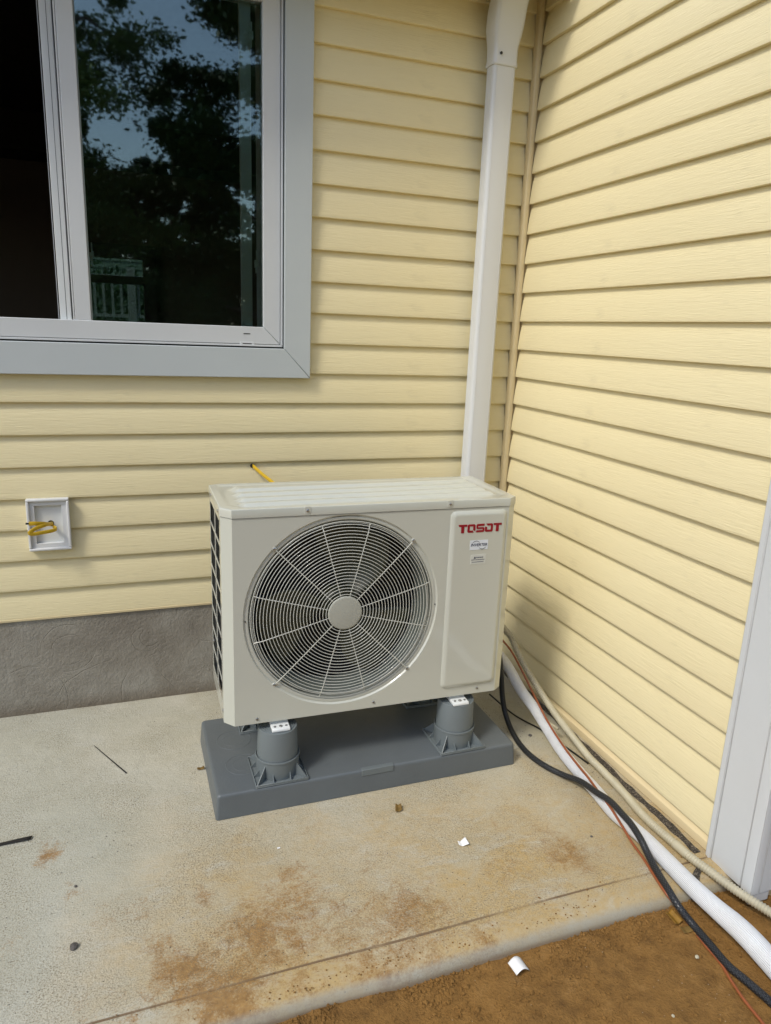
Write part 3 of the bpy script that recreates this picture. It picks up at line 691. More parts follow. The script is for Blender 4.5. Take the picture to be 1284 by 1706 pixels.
# ================================================================== RISERS (four)
def riser(loc, label, first=None):
    G = 'plastic risers carrying the unit'
    if first is None:
        t_ = thing('riser', label, 'riser', loc, 0, G)
        b = MB(); b.box((-.074, -.074, 0), (.074, .074, .0035)); rframe_z(b, .074, .0035, .009)
        b.obj('base_plate', MAT['riser'], t_, bevel=.0008, segs=1)
        b = MB(); b.lathe([(.0605, .0035), (.0618, .052), (.0634, .0540), (.0636, .0575), (.0628, .0592), (.0602, .0592), (.0590, .05)], (0, 0, 0), 'z', 56); b.obj('collar', MAT['riser'], t_)
        b = MB(); pr = [(.0588, .03), (.0555, .1435), (.0548, .1455), (.0515, .146)]
        for q in range(5):
            r0 = .0515-q*.0065; pr += [(r0-.0005, .1446), (r0-.0035, .1446), (r0-.004, .146), (r0-.0065, .146)]
        pr += [(.006, .146), (.0, .146)]
        b.lathe(pr, (0, 0, 0), 'z', 56); b.obj('drum', MAT['riser'], t_, smooth=30)
        for i in range(4):                         # corner gussets
            a = R(45+90*i); ca, sa = math.cos(a), math.sin(a); b = MB(); th = .0011
            def P(r, z, s_): return (ca*r-sa*s_*th, sa*r+ca*s_*th, z)
            tri = [(.058, .0036), (.099, .0036), (.099, .0075), (.0605, .046), (.058, .046)]
            b.add([P(r, z, s_) for s_ in (-1, 1) for r, z in tri], [(0, 1, 2, 3, 4), (9, 8, 7, 6, 5)]+[(q, (q+1) % 5, 5+(q+1) % 5, 5+q) for q in range(5)])
            b.obj('gusset', MAT['riser'], t_, smooth=0)
        for i in range(4):
            for off in (-.024, .024) if True else (0,):
                a = R(90*i); b = MB(); th = .0011; r0 = math.sqrt(.0585**2-off*off)
                def P(u, v, z): return (math.cos(a)*u-math.sin(a)*v, math.sin(a)*u+math.cos(a)*v, z)
                tri = [(r0, .0036), (.0725, .0036), (.0725, .006), (r0+.0008, .026), (r0, .026)]
                b.add([P(u, off+s_*th, z) for s_ in (-1, 1) for u, z in tri], [(0, 1, 2, 3, 4), (9, 8, 7, 6, 5)]+[(q, (q+1) % 5, 5+(q+1) % 5, 5+q) for q in range(5)])
                b.obj('gusset', MAT['riser'], t_, smooth=0)
        return t_
    r = first.copy(); C.objects.link(r); r.location = loc; r['label'] = label
    for ch in first.children:
        c = ch.copy(); C.objects.link(c); c.parent = r
    return r
def rframe_z(b, h, z0, z1, t_=.0018):
    b.box((-h, -h, z0), (h, -h+t_, z1)); b.box((-h, h-t_, z0), (h, h, z1)); b.box((-h, -h+t_, z0), (-h+t_, h-t_, z1)); b.box((h-t_, -h+t_, z0), (h, h-t_, z1))
PT = .0737
rs = riser((-1.0394, -.6500, PT), 'front left grey riser, under the white bracket nearest the pad corner')
riser((-.4826, -.6515, PT), 'front right grey riser, under the service panel end of the unit', rs)
riser((-1.0394, -.3660, PT), 'rear left grey riser, mostly hidden behind the front left one', rs)
riser((-.4826, -.3660, PT), 'rear right grey riser, in deep shade under the unit', rs)

# ================================================================== THE OUTDOOR UNIT
AW, AD, AH = .8476, .3157, .6139; ZB = .0223
ac = thing('heat_pump', 'beige outdoor air conditioning unit with round fan grille, on grey risers', 'air conditioner', (-.761, -.5167, .2195), -.016)
hx, hy = AW/2, AD/2
def plan(e=0.0):
    return [(-hx+.026-e*.3, -hy-e), (hx-.027+e*.3, -hy-e), (hx+e, -hy+.020-e*.3), (hx+e, hy-.004), (hx-.004, hy+e), (-hx+.026, hy+e), (-hx-e, hy-.012), (-hx-e, -hy+.030-e*.3)]
FY = -hy
LZ0, LZ1 = .5905, .6139
z0, z1 = ZB, ZB+.589
GC = (-.0930, ZB+.3070)        # grille centre (x, z)
HR = .2802
# front plate with round hole
bm = bmesh.new(); NS = 128
ox = [(-hx+.026, z0), (hx-.027, z0), (hx-.027, z1), (-hx+.026, z1)]
ov = [bm.verts.new((x, FY, z)) for x, z in ox]; oe = [bm.edges.new((ov[i], ov[(i+1) % 4])) for i in range(4)]
cv = [bm.verts.new((GC[0]+HR*math.cos(2*math.pi*i/NS), FY, GC[1]+HR*math.sin(2*math.pi*i/NS))) for i in range(NS)]
ce = [bm.edges.new((cv[i], cv[(i+1) % NS])) for i in range(NS)]
bmesh.ops.triangle_fill(bm, use_beauty=True, edges=oe+ce)
me = bpy.data.meshes.new('front_panel'); bm.to_mesh(me); bm.free()
mb = MB(); mb.v = [tuple(v.co) for v in me.vertices]; mb.f = [tuple(p.vertices) for p in me.polygons]
mb.lathe([(HR, 0), (HR-.0015, .0010), (HR-.0036, .0044), (HR-.0050, .0050), (HR-.0065, .0046), (HR-.0085, .0042), (.2690, .0040), (.2665, .0045), (.2642, .0070), (.2632, .012), (.2628, .02)], (GC[0], FY, GC[1]), 'y', NS)
# chamfered corners and lower lip folded from the same sheet
pl = plan()
def wallq(a, b_, za, zb): mb.add([(a[0], a[1], za), (b_[0], b_[1], za), (b_[0], b_[1], zb), (a[0], a[1], zb)], [(0, 1, 2, 3)])
wallq(pl[7], pl[0], z0, z1); wallq(pl[1], pl[2], z0, z1)
q7 = (pl[7][0], pl[7][1]+.016); wallq(q7, pl[7], z0, z1); q2 = (pl[2][0], pl[2][1]+.03); wallq(pl[2], q2, z0, z1)
mb.add([(p[0], p[1], z0) for p in (q7, pl[7], pl[0], pl[1], pl[2], q2)]+[(p[0]*.985, p[1]+.012, z0) for p in (q7, pl[7], pl[0], pl[1], pl[2], q2)], [(i, i+1, 7+i, 6+i) for i in range(5)])
mb.add([(p[0], p[1], z1) for p in (q7, pl[7], pl[0], pl[1], pl[2], q2)]+[(p[0]*.985, p[1]+.012, z1) for p in (q7, pl[7], pl[0], pl[1], pl[2], q2)], [(i, i+1, 7+i, 6+i) for i in range(5)])
me = mb.mesh('front_panel', MAT['ac'], 28, recalc=False)
bm = bmesh.new(); bm.from_mesh(me); bmesh.ops.remove_doubles(bm, verts=bm.verts, dist=1e-5); bmesh.ops.recalc_face_normals(bm, faces=bm.faces); bm.to_mesh(me); bm.free()
me.shade_smooth(); me.set_sharp_from_angle(angle=R(28))
link('front_panel', me, ac)
# fold radius highlight: narrow rounded edges where the front meets its chamfers
# back + right + base sheet
b = MB(); b.box((q2[0]-.0015, q2[1]+.0006, z0), (q2[0]+.0004, hy-.004, z1)); b.obj('side_panel', MAT['ac'], ac, bevel=.0006)
b = MB(); b.box((-hx+.03, hy-.002, z0), (hx-.004, hy, z1)); b.obj('back_panel', MAT['coil'], ac)
b = MB(); b.prism([(p[0]*.97, p[1]*.96) for p in pl], 'z', z0+.004, z0+.012); b.obj('base_pan', MAT['ac'], ac)
# small louvre bumps on the right side
for q in range(5):
    b = MB(); b.prism([(hx+.0004, z1-.13-q*.09), (hx+.006, z1-.155-q*.09), (hx+.006, z1-.160-q*.09), (hx+.0004, z1-.172-q*.09)], 'y', FY+.055, FY+.13)
    b.obj('louvre', MAT['ac'], ac)
# lid: folded rim and pressed ribs
b = MB(); pe = plan(.0022)
b.sections([[(p[0], p[1], ZB+h) for p in plan(e)] for e, h in ((.0022, LZ0), (.0024, LZ0+.004), (.0022, LZ1-.004), (.0012, LZ1-.0012), (-.001, LZ1))], caps=False)
def inside(x, y, m):
    return min(x+hx-m, hx-m-x, y+hy-m, hy-m-y, ((x+hx)+(y+hy)-.052)/1.414-m*.7, ((hx-x)+(y+hy)-.046)/1.414-m*.7)
NX, NY = 130, 130; gv = []; 
def lid_h(x, y):
    e = inside(x, y, .020)
    h = 0
    for c0, hw_ in ((-.103, .012), (-.047, .013), (.012, .014), (.082, .020)):
        sk = (x/hx)*(.5+.5*abs(x/hx))
        d = (hw_*(1-.35*sk)-abs(y-c0-.012*sk))/.0075
        ex = min((x+hx-.050-.25*abs(y-c0))/.016, (hx-.045-x)/.016)
        h = max(h, .0085*max(0, min(1, min(d, ex))))
    return h-.0022*max(0, min(1, e/.008))
ins = plan(-.001)
def clampx(x, y):
    # keep grid inside the chamfered outline
    lo, hi = -hx+.001, hx-.001
    if y < -hy+.030: lo = -hx+.026*(1-(y+hy)/.030)+.001
    if y < -hy+.020: hi = hx-.027*(1-(y+hy)/.020)-.001
    if y > hy-.012: lo = -hx+.026*((y-hy+.012)/.012)+.001
    return lo, hi
for jn in range(NY+1):
    y = -hy+.001+(2*hy-.002)*jn/NY; lo, hi = clampx(0, y)
    for i in range(NX+1):
        x = lo+(hi-lo)*i/NX; edge = min(i, NX-i, jn, NY-jn)
        gv.append((x, y, ZB+LZ1+(lid_h(x, y) if edge > 0 else 0)))
b.add(gv, [(jn*(NX+1)+i, jn*(NX+1)+i+1, (jn+1)*(NX+1)+i+1, (jn+1)*(NX+1)+i) for jn in range(NY) for i in range(NX)])
b.obj('lid', MAT['ac'], ac, smooth=32)
b = MB(); b.prism([(p[0]*.988, p[1]*.97) for p in pl], 'z', z1-.01, ZB+LZ0+.004); b.obj('seam_gap', MAT['dark'], ac)
# service panel: raised, rounded
def raised(x0, x1, za, zb, r, lift, bev):
    b = MB(); R_ = []
    for e, yv in ((0, 0), (0, -.0012), (bev*.25, -lift*.45), (bev*.75, -lift*.9), (bev, -lift), (bev*1.25, -lift*1.02)):
        R_.append([(p[0], FY+yv, p[1]) for p in rrect(x0+e, x1-e, za+e, zb-e, max(r-e*.5, .004), 6)])
    b.sections(R_, caps=False); n_ = len(R_[0]); b.add(R_[-1], [tuple(range(n_))]); return b
raised(.2120, .3900, ZB+.0305, ZB+.5815, .016, .0075, .0115).obj('service_panel', MAT['ac'], ac, smooth=40)
PYF = FY-.0075*1.02
# interior: duct, bulkhead, coil
b = MB(); b.lathe([(.2630, .0195), (.2560, .030), (.2520, .060), (.2520, .120)], (GC[0], FY, GC[1]), 'y', 96); b.obj('fan_duct', MAT['duct'], ac, smooth=60, recalc=False)
b = MB(); b.box((-hx+.03, FY+.18, z0+.01), (.19, FY+.185, z1-.01)); b.box((.19, FY+.012, z0+.01), (.194, hy-.01, z1-.01)); b.obj('bulkhead', MAT['dark'], ac, smooth=0)
b = MB(); b.box((-hx+.014, -hy+.045, z0+.014), (-hx+.026, hy-.016, z1-.01)); b.obj('coil', MAT['coil'], ac, smooth=0)
b = MB()
for q in range(70): b.box((-hx+.0120, -hy+.045+q*.00365, z0+.014), (-hx+.0139, -hy+.0458+q*.00365, z1-.012))
tag(b.obj('coil_fins', MAT['coil'], ac, smooth=0), kind='stuff')
# fan: three blades
for kf in range(3):
    b = MB(); a0 = R(62+120*kf); N1, N2 = 14, 16; vs = []
    for i in range(N1+1):
        r = .05+(.238-.05)*i/N1; sweep = .35*(i/N1)**1.3; span = .75+.30*math.sin(math.pi*i/N1*.9)
        for q in range(N2+1):
            t_ = q/N2; a = a0+sweep+(t_-.5)*span*1.25*(1-.12*(i/N1)); yv = .070+.055*(t_-.5)*(1.15-.5*i/N1)+.012*math.sin(t_*math.pi)
            vs.append((GC[0]+r*math.cos(a), FY+yv, GC[1]+r*math.sin(a)))
    fs = [(i*(N2+1)+q, i*(N2+1)+q+1, (i+1)*(N2+1)+q+1, (i+1)*(N2+1)+q) for i in range(N1) for q in range(N2)]
    b.add(vs, fs); o = b.obj('fan_blade', MAT['blade'], ac, smooth=60); so_ = o.modifiers.new('thick', 'SOLIDIFY'); so_.thickness = .003
b = MB(); b.lathe([(0, .040), (.045, .041), (.052, .048), (.054, .105), (.0, .105)], (GC[0], FY, GC[1]), 'y', 40); b.obj('fan_hub', MAT['blade'], ac)
# grille: rim empty part with rings, spokes, hub plate, screws
gr = bpy.data.objects.new('fan_grille', None); C.objects.link(gr); gr.parent = ac; gr.location = (GC[0], FY, GC[1])
def ring(r, y, wr):
    b = MB(); n, m = 144, 6; vs = []; fs = []
    for i in range(n):
        a = 2*math.pi*i/n
        for q in range(m):
            c_ = 2*math.pi*q/m; rr = r+wr*math.cos(c_); vs.append((rr*math.cos(a), y+wr*math.sin(c_), rr*math.sin(a)))
    for i in range(n):
        for q in range(m): fs.append((i*m+q, i*m+(q+1) % m, ((i+1) % n)*m+(q+1) % m, ((i+1) % n)*m+q))
    b.add(vs, fs); return b.obj('grille_ring', MAT['acgrill'], gr, smooth=80, recalc=True)
for q in range(22): ring(.0545+q*.00905, -.0065+.004*(q/21)**3, .00105)
for r, y in ((.2515, .0035), (.2550, .011), (.2572, .019), (.2585, .028)): ring(r, y, .00125)
ring(.2602, .003, .0014)
for k in range(12):
    a = R(15+30*k); lng = (k % 3 == 1); ca, sa = math.cos(a), math.sin(a)
    rad = [(.045, -.0045), (.15, -.0048), (.235, -.003), (.248, .000), (.2600, .003)] if not lng else [(.045, -.0045), (.15, -.0048), (.235, -.003), (.255, -.002), (.2715, -.0008)]
    b = MB(); b.tube([(r*ca, y, r*sa) for r, y in rad], .0014, 6); b.obj('grille_spoke', MAT['acgrill'], gr)
    if lng:
        b = MB(); b.lathe([(.0052, .0028), (.0064, .0012), (.0052, -.0012), (.0040, .0012), (.0052, .0028)], (.2765*ca, -.000, .2765*sa), 'y', 20); b.obj('spoke_eye', MAT['acgrill'], gr)
        b = MB(); b.lathe([(0, -.0028), (.0022, -.0026), (.0043, -.0012), (.0046, .003)], (.2765*ca, 0, .2765*sa), 'y', 16); b.obj('screw', MAT['metal'], gr)
b = MB(); b.lathe([(0, -.0088), (.044, -.0086), (.0475, -.0080), (.0488, -.0066), (.0490, -.004)], (0, 0, 0), 'y', 64); b.obj('hub_plate', MAT['acgrill2'], gr, smooth=60)
for x in (-.2735, .2735):
    b = MB(); b.lathe([(0, .0026), (.0018, .0026), (.0018, .006)], (x, 0, -.003), 'y', 10); b.obj('pinhole', MAT['dark'], gr)
# screws on front and lid
sm = MB(); sm.lathe([(0, -.0028), (.0024, -.0026), (.0044, -.0012), (.0047, .001)], (0, 0, 0), 'y', 16); smo = sm.mesh('screw', MAT['metal'], 40)
sd2 = MB(); sd2.lathe([(0, -.00285), (.0012, -.00285), (.0012, -.002)], (0, 0, 0), 'y', 8); sdo = sd2.mesh('screw_recess', MAT['dark'], 0)
for x, z in ((-.3367, .0135), (.0018, .0165), (.3362, .0165), (-.2016, LZ0+.013), (.2082, LZ0+.013)):
    yv = FY if z < .3 else FY-.0030
    o = link('screw', smo, ac, (x, yv, ZB+z)); link('screw_recess', sdo, o, (0, -.0001, 0))
    if z > .3:
        b = MB(); b.prism(rrect(x-.009, x+.009, ZB+z-.009, ZB+z+.011, .004), 'y', FY-.0032, FY-.001); b.obj('screw_tab', MAT['ac'], ac, bevel=.0008)
for y_, z_ in ((-.10, .5985), (.08, .6), (-.115, .03), (.11, .14)):
    o = link('screw', smo, ac, (-hx-.0022 if z_ > .5 else -hx, y_, ZB+z_)); o.rotation_euler = (0, 0, R(-90))
# left side lattice: 2 columns x 8 rows of openings
ly0, ly1 = -hy+.046, hy-.012; lz0, lz1 = ZB+.045, ZB+.572
b = MB(); T = .0016
b.box((-hx, -hy+.0462-.0, z0), (-hx+T, ly0+.010, z1)); b.obj('side_post', MAT['ac'], ac, smooth=0)
b = MB(); b.box((-hx, ly1-.008, z0), (-hx+T, ly1, z1)); b.obj('side_post', MAT['ac'], ac, smooth=0)
b = MB(); b.box((-hx, ly0+.010, z0), (-hx+T, ly1-.008, lz0)); b.obj('side_rail', MAT['ac'], ac, smooth=0)
b = MB(); b.box((-hx, ly0+.010, lz1), (-hx+T, ly1-.008, z1)); b.obj('side_rail', MAT['ac'], ac, smooth=0)
NR = 8; bar = MB(); bar.box((-.0006, ly0+.010, -.0030), (.0012, ly1-.008, .0030)); bm_ = bar.mesh('lattice_bar', MAT['acgrill'], 0)
for q in range(1, NR): link('lattice_bar', bm_, ac, (-hx+.0006, 0, lz0+(lz1-lz0)*q/NR))
ym = (ly0+ly1)/2-.01
b = MB(); b.box((-hx-.0003, ym-.0042, lz0), (-hx+.0015, ym+.0042, lz1)); b.obj('lattice_upright', MAT['acgrill'], ac, smooth=0)
# chamfer from side to back
b = MB(); b.add([(-hx, hy-.012, z0), (-hx+.026, hy, z0), (-hx+.026, hy, z1), (-hx, hy-.012, z1)], [(0, 1, 2, 3)]); b.obj('rear_corner', MAT['ac'], ac)
# mounting feet
for x in (-.2735, .2755):
    b = MB(); b.prism([(-hy-.0245, .0004), (-hy-.0240, .0065), (-hy-.0215, .0095), (-hy+.012, .0105), (-hy+.016, .0222), (hy-.016, .0222), (hy-.012, .01), (hy+.030, .009), (hy+.032, .0004)], 'x', x-.0255, x+.0255)
    b.obj('mounting_foot', MAT['bracket'], ac, bevel=.0022, segs=2)
    for dx, rr in ((-.0155, .0034), (0.001, .0050), (.0165, .0034)):
        b = MB(); b.lathe([(0, .0009), (rr, .0009), (rr, -.003)], (x+dx, -hy-.0098, .0102), 'z', 14); b.obj('bolt_hole', MAT['dark'], ac)
        b = MB(); b.lathe([(rr*.35, .0014), (rr*.75, .0014), (rr*.85, .0009)], (x+dx+.0006, -hy-.0094, .0102), 'z', 12); b.obj('bolt', MAT['metal'], ac)

# ---- red wordmark TOSOT, squared letters
def letters():
    b = MB(); x0, x1, zt, zbm = .2345, .3716, ZB+.5428, ZB+.5180
    Hh = zt-zbm; st_ = .0062; sh_ = -.0; y0, y1 = PYF-.0009, PYF+.0003
    Wd = (x1-x0)/5
    def P(poly): b.prism(poly, 'y', y0, y1)
    def bx(xa, xb, za, zb_): P([(xa, za), (xb, za), (xb, zb_), (xa, zb_)])
    def T(o, w_):
        P([(o, zt), (o+.0018, zt-st_), (o+w_-.0002, zt-st_), (o+w_, zt)]); c = o+w_*.50; bx(c-.0046, c+.0046, zbm, zt-st_-.00001)
    def Oo(o, w_, gap=None):
        a, c = o, o+w_; q = .0032; s2 = .0068
        # left, bottom, right, top with cut corners
        if gap == 'tl':
            P([(a, zbm+q), (a+s2, zbm+st_), (a+s2, zt-st_-.0045), (a, zt-.0085)])
            P([(a+.003, zt-.0000), (a+.008, zt-st_), (c-s2, zt-st_), (c-q, zt)])
        else:
            P([(a, zbm+q), (a+s2, zbm+st_), (a+s2, zt-st_), (a, zt-q)]); P([(a, zt-q), (a+s2, zt-st_), (c-s2, zt-st_), (c-q, zt), (a+q, zt)])
        P([(a+q, zbm), (c-q-(.0015 if gap == 'br' else 0), zbm), (c-s2-(.001 if gap == 'br' else 0), zbm+st_), (a+s2, zbm+st_), (a, zbm+q)])
        P([(c-s2, zt-st_), (c-q, zt), (c, zt-q), (c, zbm+(q if gap != 'br' else .0038)), (c-s2, zbm+(st_ if gap != 'br' else .0075))])
        if gap != 'br': P([(c-s2, zbm+st_), (c, zbm+q), (c-q, zbm)])
    def Ss(o, w_):
        a, c = o, o+w_; mid_ = (zt+zbm)/2; q = .003
        P([(a, zt-q), (a+.0055, zt-st_), (c-.001, zt-st_), (c, zt), (a+q, zt)]); P([(a, zt-q), (a, mid_), (a+.0055, mid_+.0016), (a+.0055, zt-st_)])
        P([(a, mid_), (a+q, mid_-.0028), (c-.0055, mid_-.0028), (c, mid_), (c-q, mid_+.0024), (a+.0055, mid_+.0024)])
        P([(c-.0055, mid_-.0028), (c-.0055, zbm+st_), (c, zbm+q), (c, mid_)]); P([(a+.0008, zbm+st_), (a-.001, zbm), (c-q, zbm), (c, zbm+q), (c-.0055, zbm+st_)])
    T(x0, Wd*.98); Oo(x0+Wd*1.04, Wd*.90, 'br'); Ss(x0+Wd*2.06, Wd*.93); Oo(x0+Wd*3.06, Wd*.92, 'tl'); T(x0+Wd*4.02, Wd*.98)
    return b.obj('wordmark', MAT['red'], ac, smooth=0)
letters()
def text_mesh(name, body, size, mat, parent, loc, shear=0, xs_=1.0, bold=0.0):
    cu = bpy.data.curves.new(name, 'FONT'); cu.body = body; cu.size = size; cu.shear = shear; cu.extrude = .0001; cu.offset = bold
    cu.align_x = 'CENTER'; cu.align_y = 'CENTER'
    o = bpy.data.objects.new(name, cu); C.objects.link(o)
    dg = bpy.context.evaluated_depsgraph_get(); me = bpy.data.meshes.new_from_object(o.evaluated_get(dg)); me.name = name
    bpy.data.objects.remove(o); bpy.data.curves.remove(cu)
    for v in me.vertices: v.co = Vector((v.co.x*xs_, -v.co.z, v.co.y))
    me.materials.clear(); me.materials.append(mat)
    return link(name, me, parent, loc)
s1 = MB(); s1.box((.2745, PYF-.0006, ZB+.4655), (.3318, PYF+.0002, ZB+.4943)); s1 = s1.obj('inverter_sticker', MAT['sticker'], ac, smooth=0)
text_mesh('inverter_text', 'INVERTER', .0118, MAT['ink'], s1, (.3030, PYF-.0009, ZB+.4798), .15, 1.0, .00016)
def arc(mat, cx, cz, rx, rz, a0, a1, th):
    b = MB(); n = 26
    o_ = [(cx+rx*math.cos(R(a0+(a1-a0)*i/n)), cz+rz*math.sin(R(a0+(a1-a0)*i/n))) for i in range(n+1)]
    pts = []
    for i in range(n+1):
        s_ = th*max(0, math.sin(math.pi*i/n))**.6*.5+.0001; a = R(a0+(a1-a0)*i/n)
        pts.append(((cx+(rx+s_)*math.cos(a), cz+(rz+s_)*math.sin(a)), (cx+(rx-s_)*math.cos(a), cz+(rz-s_)*math.sin(a))))
    vs = [(p[0][0], PYF-.0012, p[0][1]) for p in pts]+[(p[1][0], PYF-.0012, p[1][1]) for p in pts]
    b.add(vs, [(i, i+1, n+2+i, n+1+i) for i in range(n)]); b.obj('arc_mark', mat, s1, smooth=0)
arc(MAT['ink'], .2935, ZB+.4800, .0130, .0122, 160, 30, .0013); arc(MAT['ink2'], .3140, ZB+.4795, .0125, .0122, 210, 340, .0013)
s2 = MB(); s2.box((.2793, PYF-.0006, ZB+.4222), (.3275, PYF+.0002, ZB+.4509)); s2 = s2.obj('warning_sticker', MAT['sticker2'], ac, smooth=0)
b = MB(); cx, cz = .2925, ZB+.4420
b.prism([(cx-.0036, cz-.003), (cx+.0036, cz-.003), (cx, cz+.0034)], 'y', PYF-.0010, PYF-.0005); b.obj('warning_triangle', MAT['ink'], s2, smooth=0)
text_mesh('warning_text', 'WARNING!', .0050, MAT['ink'], s2, (.3075, PYF-.0009, ZB+.4418), 0, .95, .0001)
b = MB(); random.seed(3)
for row, (xa, xb, z) in enumerate(((.2815, .3245, ZB+.4352), (.2835, .3215, ZB+.4285))):
    x = xa
    while x < xb:
        l_ = random.uniform(.001, .0024); b.box((x, PYF-.0009, z-.0009), (min(x+l_, xb), PYF-.0005, z+.0009)); x += l_+.0007
tag(b.obj('fine_print', MAT['ink'], s2, smooth=0), kind='stuff')

# service valves at the rear right (hoses start here)
b = MB()
for z in (.10, .17): b.tube([(hx, .06, z), (hx+.03, .06, z), (hx+.045, .055, z+.0)], .012, 12)
b.obj('service_valve', MAT['metal'], ac)

# ================================================================== HOSES
def hose(name, label, cat, pts, r, mat, n=16, seg=14):
    b = MB(); P_ = spline(pts, seg); rr = r if not callable(r) else [r(p) for p in P_]
    b.tube(P_, rr, n); return tag(b.obj(name, mat, smooth=60), label, cat)
LS = [(-0.29, -0.45, 0.33, 0.018), (-0.262, -0.47, 0.28, 0.018), (-0.1983, -0.4716, 0.2, 0.018), (-0.1725, -0.5305, 0.135, 0.018), (-0.1465, -0.5808, 0.09, 0.018), (-0.1374, -0.6487, 0.055, 0.018), (-0.1396, -0.7354, 0.03, 0.018), (-0.1457, -0.838, 0.021, 0.0185), (-0.1529, -0.9442, 0.02, 0.019), (-0.1627, -1.0412, 0.0205, 0.0195), (-0.1574, -1.0967, 0.0205, 0.0195), (-0.152, -1.1808, 0.021, 0.02), (-0.1561, -1.3285, 0.022, 0.0215), (-0.1486, -1.402, 0.018, 0.0225), (-0.135, -1.4495, 0.01, 0.025), (-0.1261, -1.483, 0.002, 0.0258), (-0.1224, -1.5298, -0.006, 0.0262), (-0.1317, -1.6666, -0.014, 0.025)]
P4 = spline([p[:3] for p in LS], 14); R4 = []
for q in range(len(P4)):
    a_ = min(q//14, len(LS)-2); t_ = q/14-a_; R4.append(LS[a_][3]*(1-t_)+LS[a_+1][3]*t_)
b = MB(); b.tube(P4, R4, 40); tag(b.obj('line_set', MAT['lineset'], smooth=60), 'thick white ribbed line-set hose crossing slab and soil', 'hose')
# corrugated drain hose: real rings along the path
pth = spline([(-0.2, -0.32, 0.35), (-0.165, -0.335, 0.3), (-0.1219, -0.3483, 0.25), (-0.1182, -0.395, 0.215), (-0.1131, -0.4514, 0.175), (-0.1037, -0.5062, 0.14), (-0.0958, -0.5597, 0.11), (-0.087, -0.6166, 0.08), (-0.081, -0.6738, 0.06), (-0.0761, -0.73, 0.042), (-0.0752, -0.8, 0.028), (-0.0683, -0.863, 0.018), (-0.0706, -0.9686, 0.0125), (-0.0821, -1.0504, 0.0125), (-0.0843, -1.1146, 0.0125), (-0.0801, -1.1825, 0.0125), (-0.0757, -1.2463, 0.0125), (-0.0648, -1.3038, 0.0125), (-0.0476, -1.3527, 0.006), (-0.0278, -1.3966, 0.0), (-0.0087, -1.4311, -0.006), (0.0277, -1.5035, -0.015)], 30)
cum = [0]
for a_, b_ in zip(pth, pth[1:]): cum.append(cum[-1]+(b_-a_).length)
pts_, rad_ = [], []; q = 0; k = 0; step = .0018
cuffs = [cum[min(range(len(pth)), key=lambda i_: (pth[i_]-Vector(c_)).length)] for c_ in ((-.0806, -.666, .06), (-.077, -1.2098, .0125))]
while q < cum[-1]:
    while cum[k+1] < q: k += 1
    t_ = (q-cum[k])/max(1e-9, cum[k+1]-cum[k]); pts_.append(pth[k].lerp(pth[k+1], t_))
    rad_.append(.0120 if any(abs(q-c_) < .020 for c_ in cuffs) else .0110+.0013*math.cos(2*math.pi*q/.0072)); q += step
b = MB(); b.tube(pts_, rad_, 18); tag(b.obj('drain_hose', MAT['beigehose'], smooth=75), 'beige corrugated hose lying nearest the side wall', 'hose')
hose('power_whip', 'black flexible conduit looping from under the unit across the white hose', 'cable',
     [(-0.27, -0.46, 0.34), (-0.2495, -0.49, 0.27), (-0.242, -0.505, 0.2), (-0.2319, -0.5041, 0.13), (-0.225, -0.5072, 0.085), (-0.2221, -0.5238, 0.05), (-0.2247, -0.5696, 0.02), (-0.2345, -0.6438, 0.011), (-0.2335, -0.7156, 0.0088), (-0.2171, -0.7815, 0.0088), (-0.193, -0.839, 0.012), (-0.1791, -0.9045, 0.0304), (-0.1788, -0.9792, 0.0451), (-0.1735, -1.0343, 0.0532), (-0.1741, -1.0855, 0.0511), (-0.1752, -1.1277, 0.0476), (-0.1801, -1.1733, 0.0381), (-0.184, -1.2117, 0.02), (-0.1959, -1.2622, 0.012), (-0.2079, -1.3152, 0.009), (-0.2092, -1.3559, -0.005), (-0.197, -1.3948, -0.026), (-0.1975, -1.4504, -0.03), (-0.2005, -1.5041, -0.031), (-0.1928, -1.5487, -0.031), (-0.1854, -1.595, -0.031), (-0.1748, -1.6785, -0.031)], .0090, MAT['conduit'], 16)
hose('control_wire', 'thin copper-brown wire running along the hoses', 'wire',
     [(-0.27, -0.46, 0.36), (-0.235, -0.475, 0.31), (-0.1808, -0.4547, 0.25), (-0.1479, -0.4729, 0.19), (-0.1338, -0.5202, 0.14), (-0.1365, -0.5924, 0.106), (-0.1367, -0.6568, 0.0753), (-0.139, -0.7388, 0.0515), (-0.1474, -0.8221, 0.0437), (-0.1561, -0.9063, 0.0417), (-0.1679, -0.9793, 0.0402), (-0.1762, -1.0396, 0.0392), (-0.1803, -1.0977, 0.0245), (-0.1851, -1.1517, 0.01), (-0.191, -1.2024, 0.006), (-0.2041, -1.2591, 0.004), (-0.2162, -1.3113, 0.004), (-0.2088, -1.3524, -0.012), (-0.1992, -1.3901, -0.034), (-0.2032, -1.4414, -0.037), (-0.2065, -1.4887, -0.037), (-0.2185, -1.5315, -0.037), (-0.2291, -1.5782, -0.037), (-0.2338, -1.624, -0.037), (-0.2393, -1.6655, -0.037)], .0036, MAT['orange'], 10)
hose('thin_wire', 'thin dark wire tucked behind the hoses at the foot of the side wall', 'wire',
     [(-.22, -.40, .06), (-.16, -.48, .012), (-.115, -.58, .006), (-.10, -.66, .006), (-.085, -.74, .006), (-.075, -.80, .005)], .003, MAT['black'], 8)
hose('thin_tube', 'thin beige tube sagging behind the hoses', 'tube',
     [(-.20, -.38, .22), (-.15, -.45, .13), (-.125, -.53, .075), (-.115, -.60, .055), (-.10, -.66, .05)], .0045, MAT['beigehose'], 8)

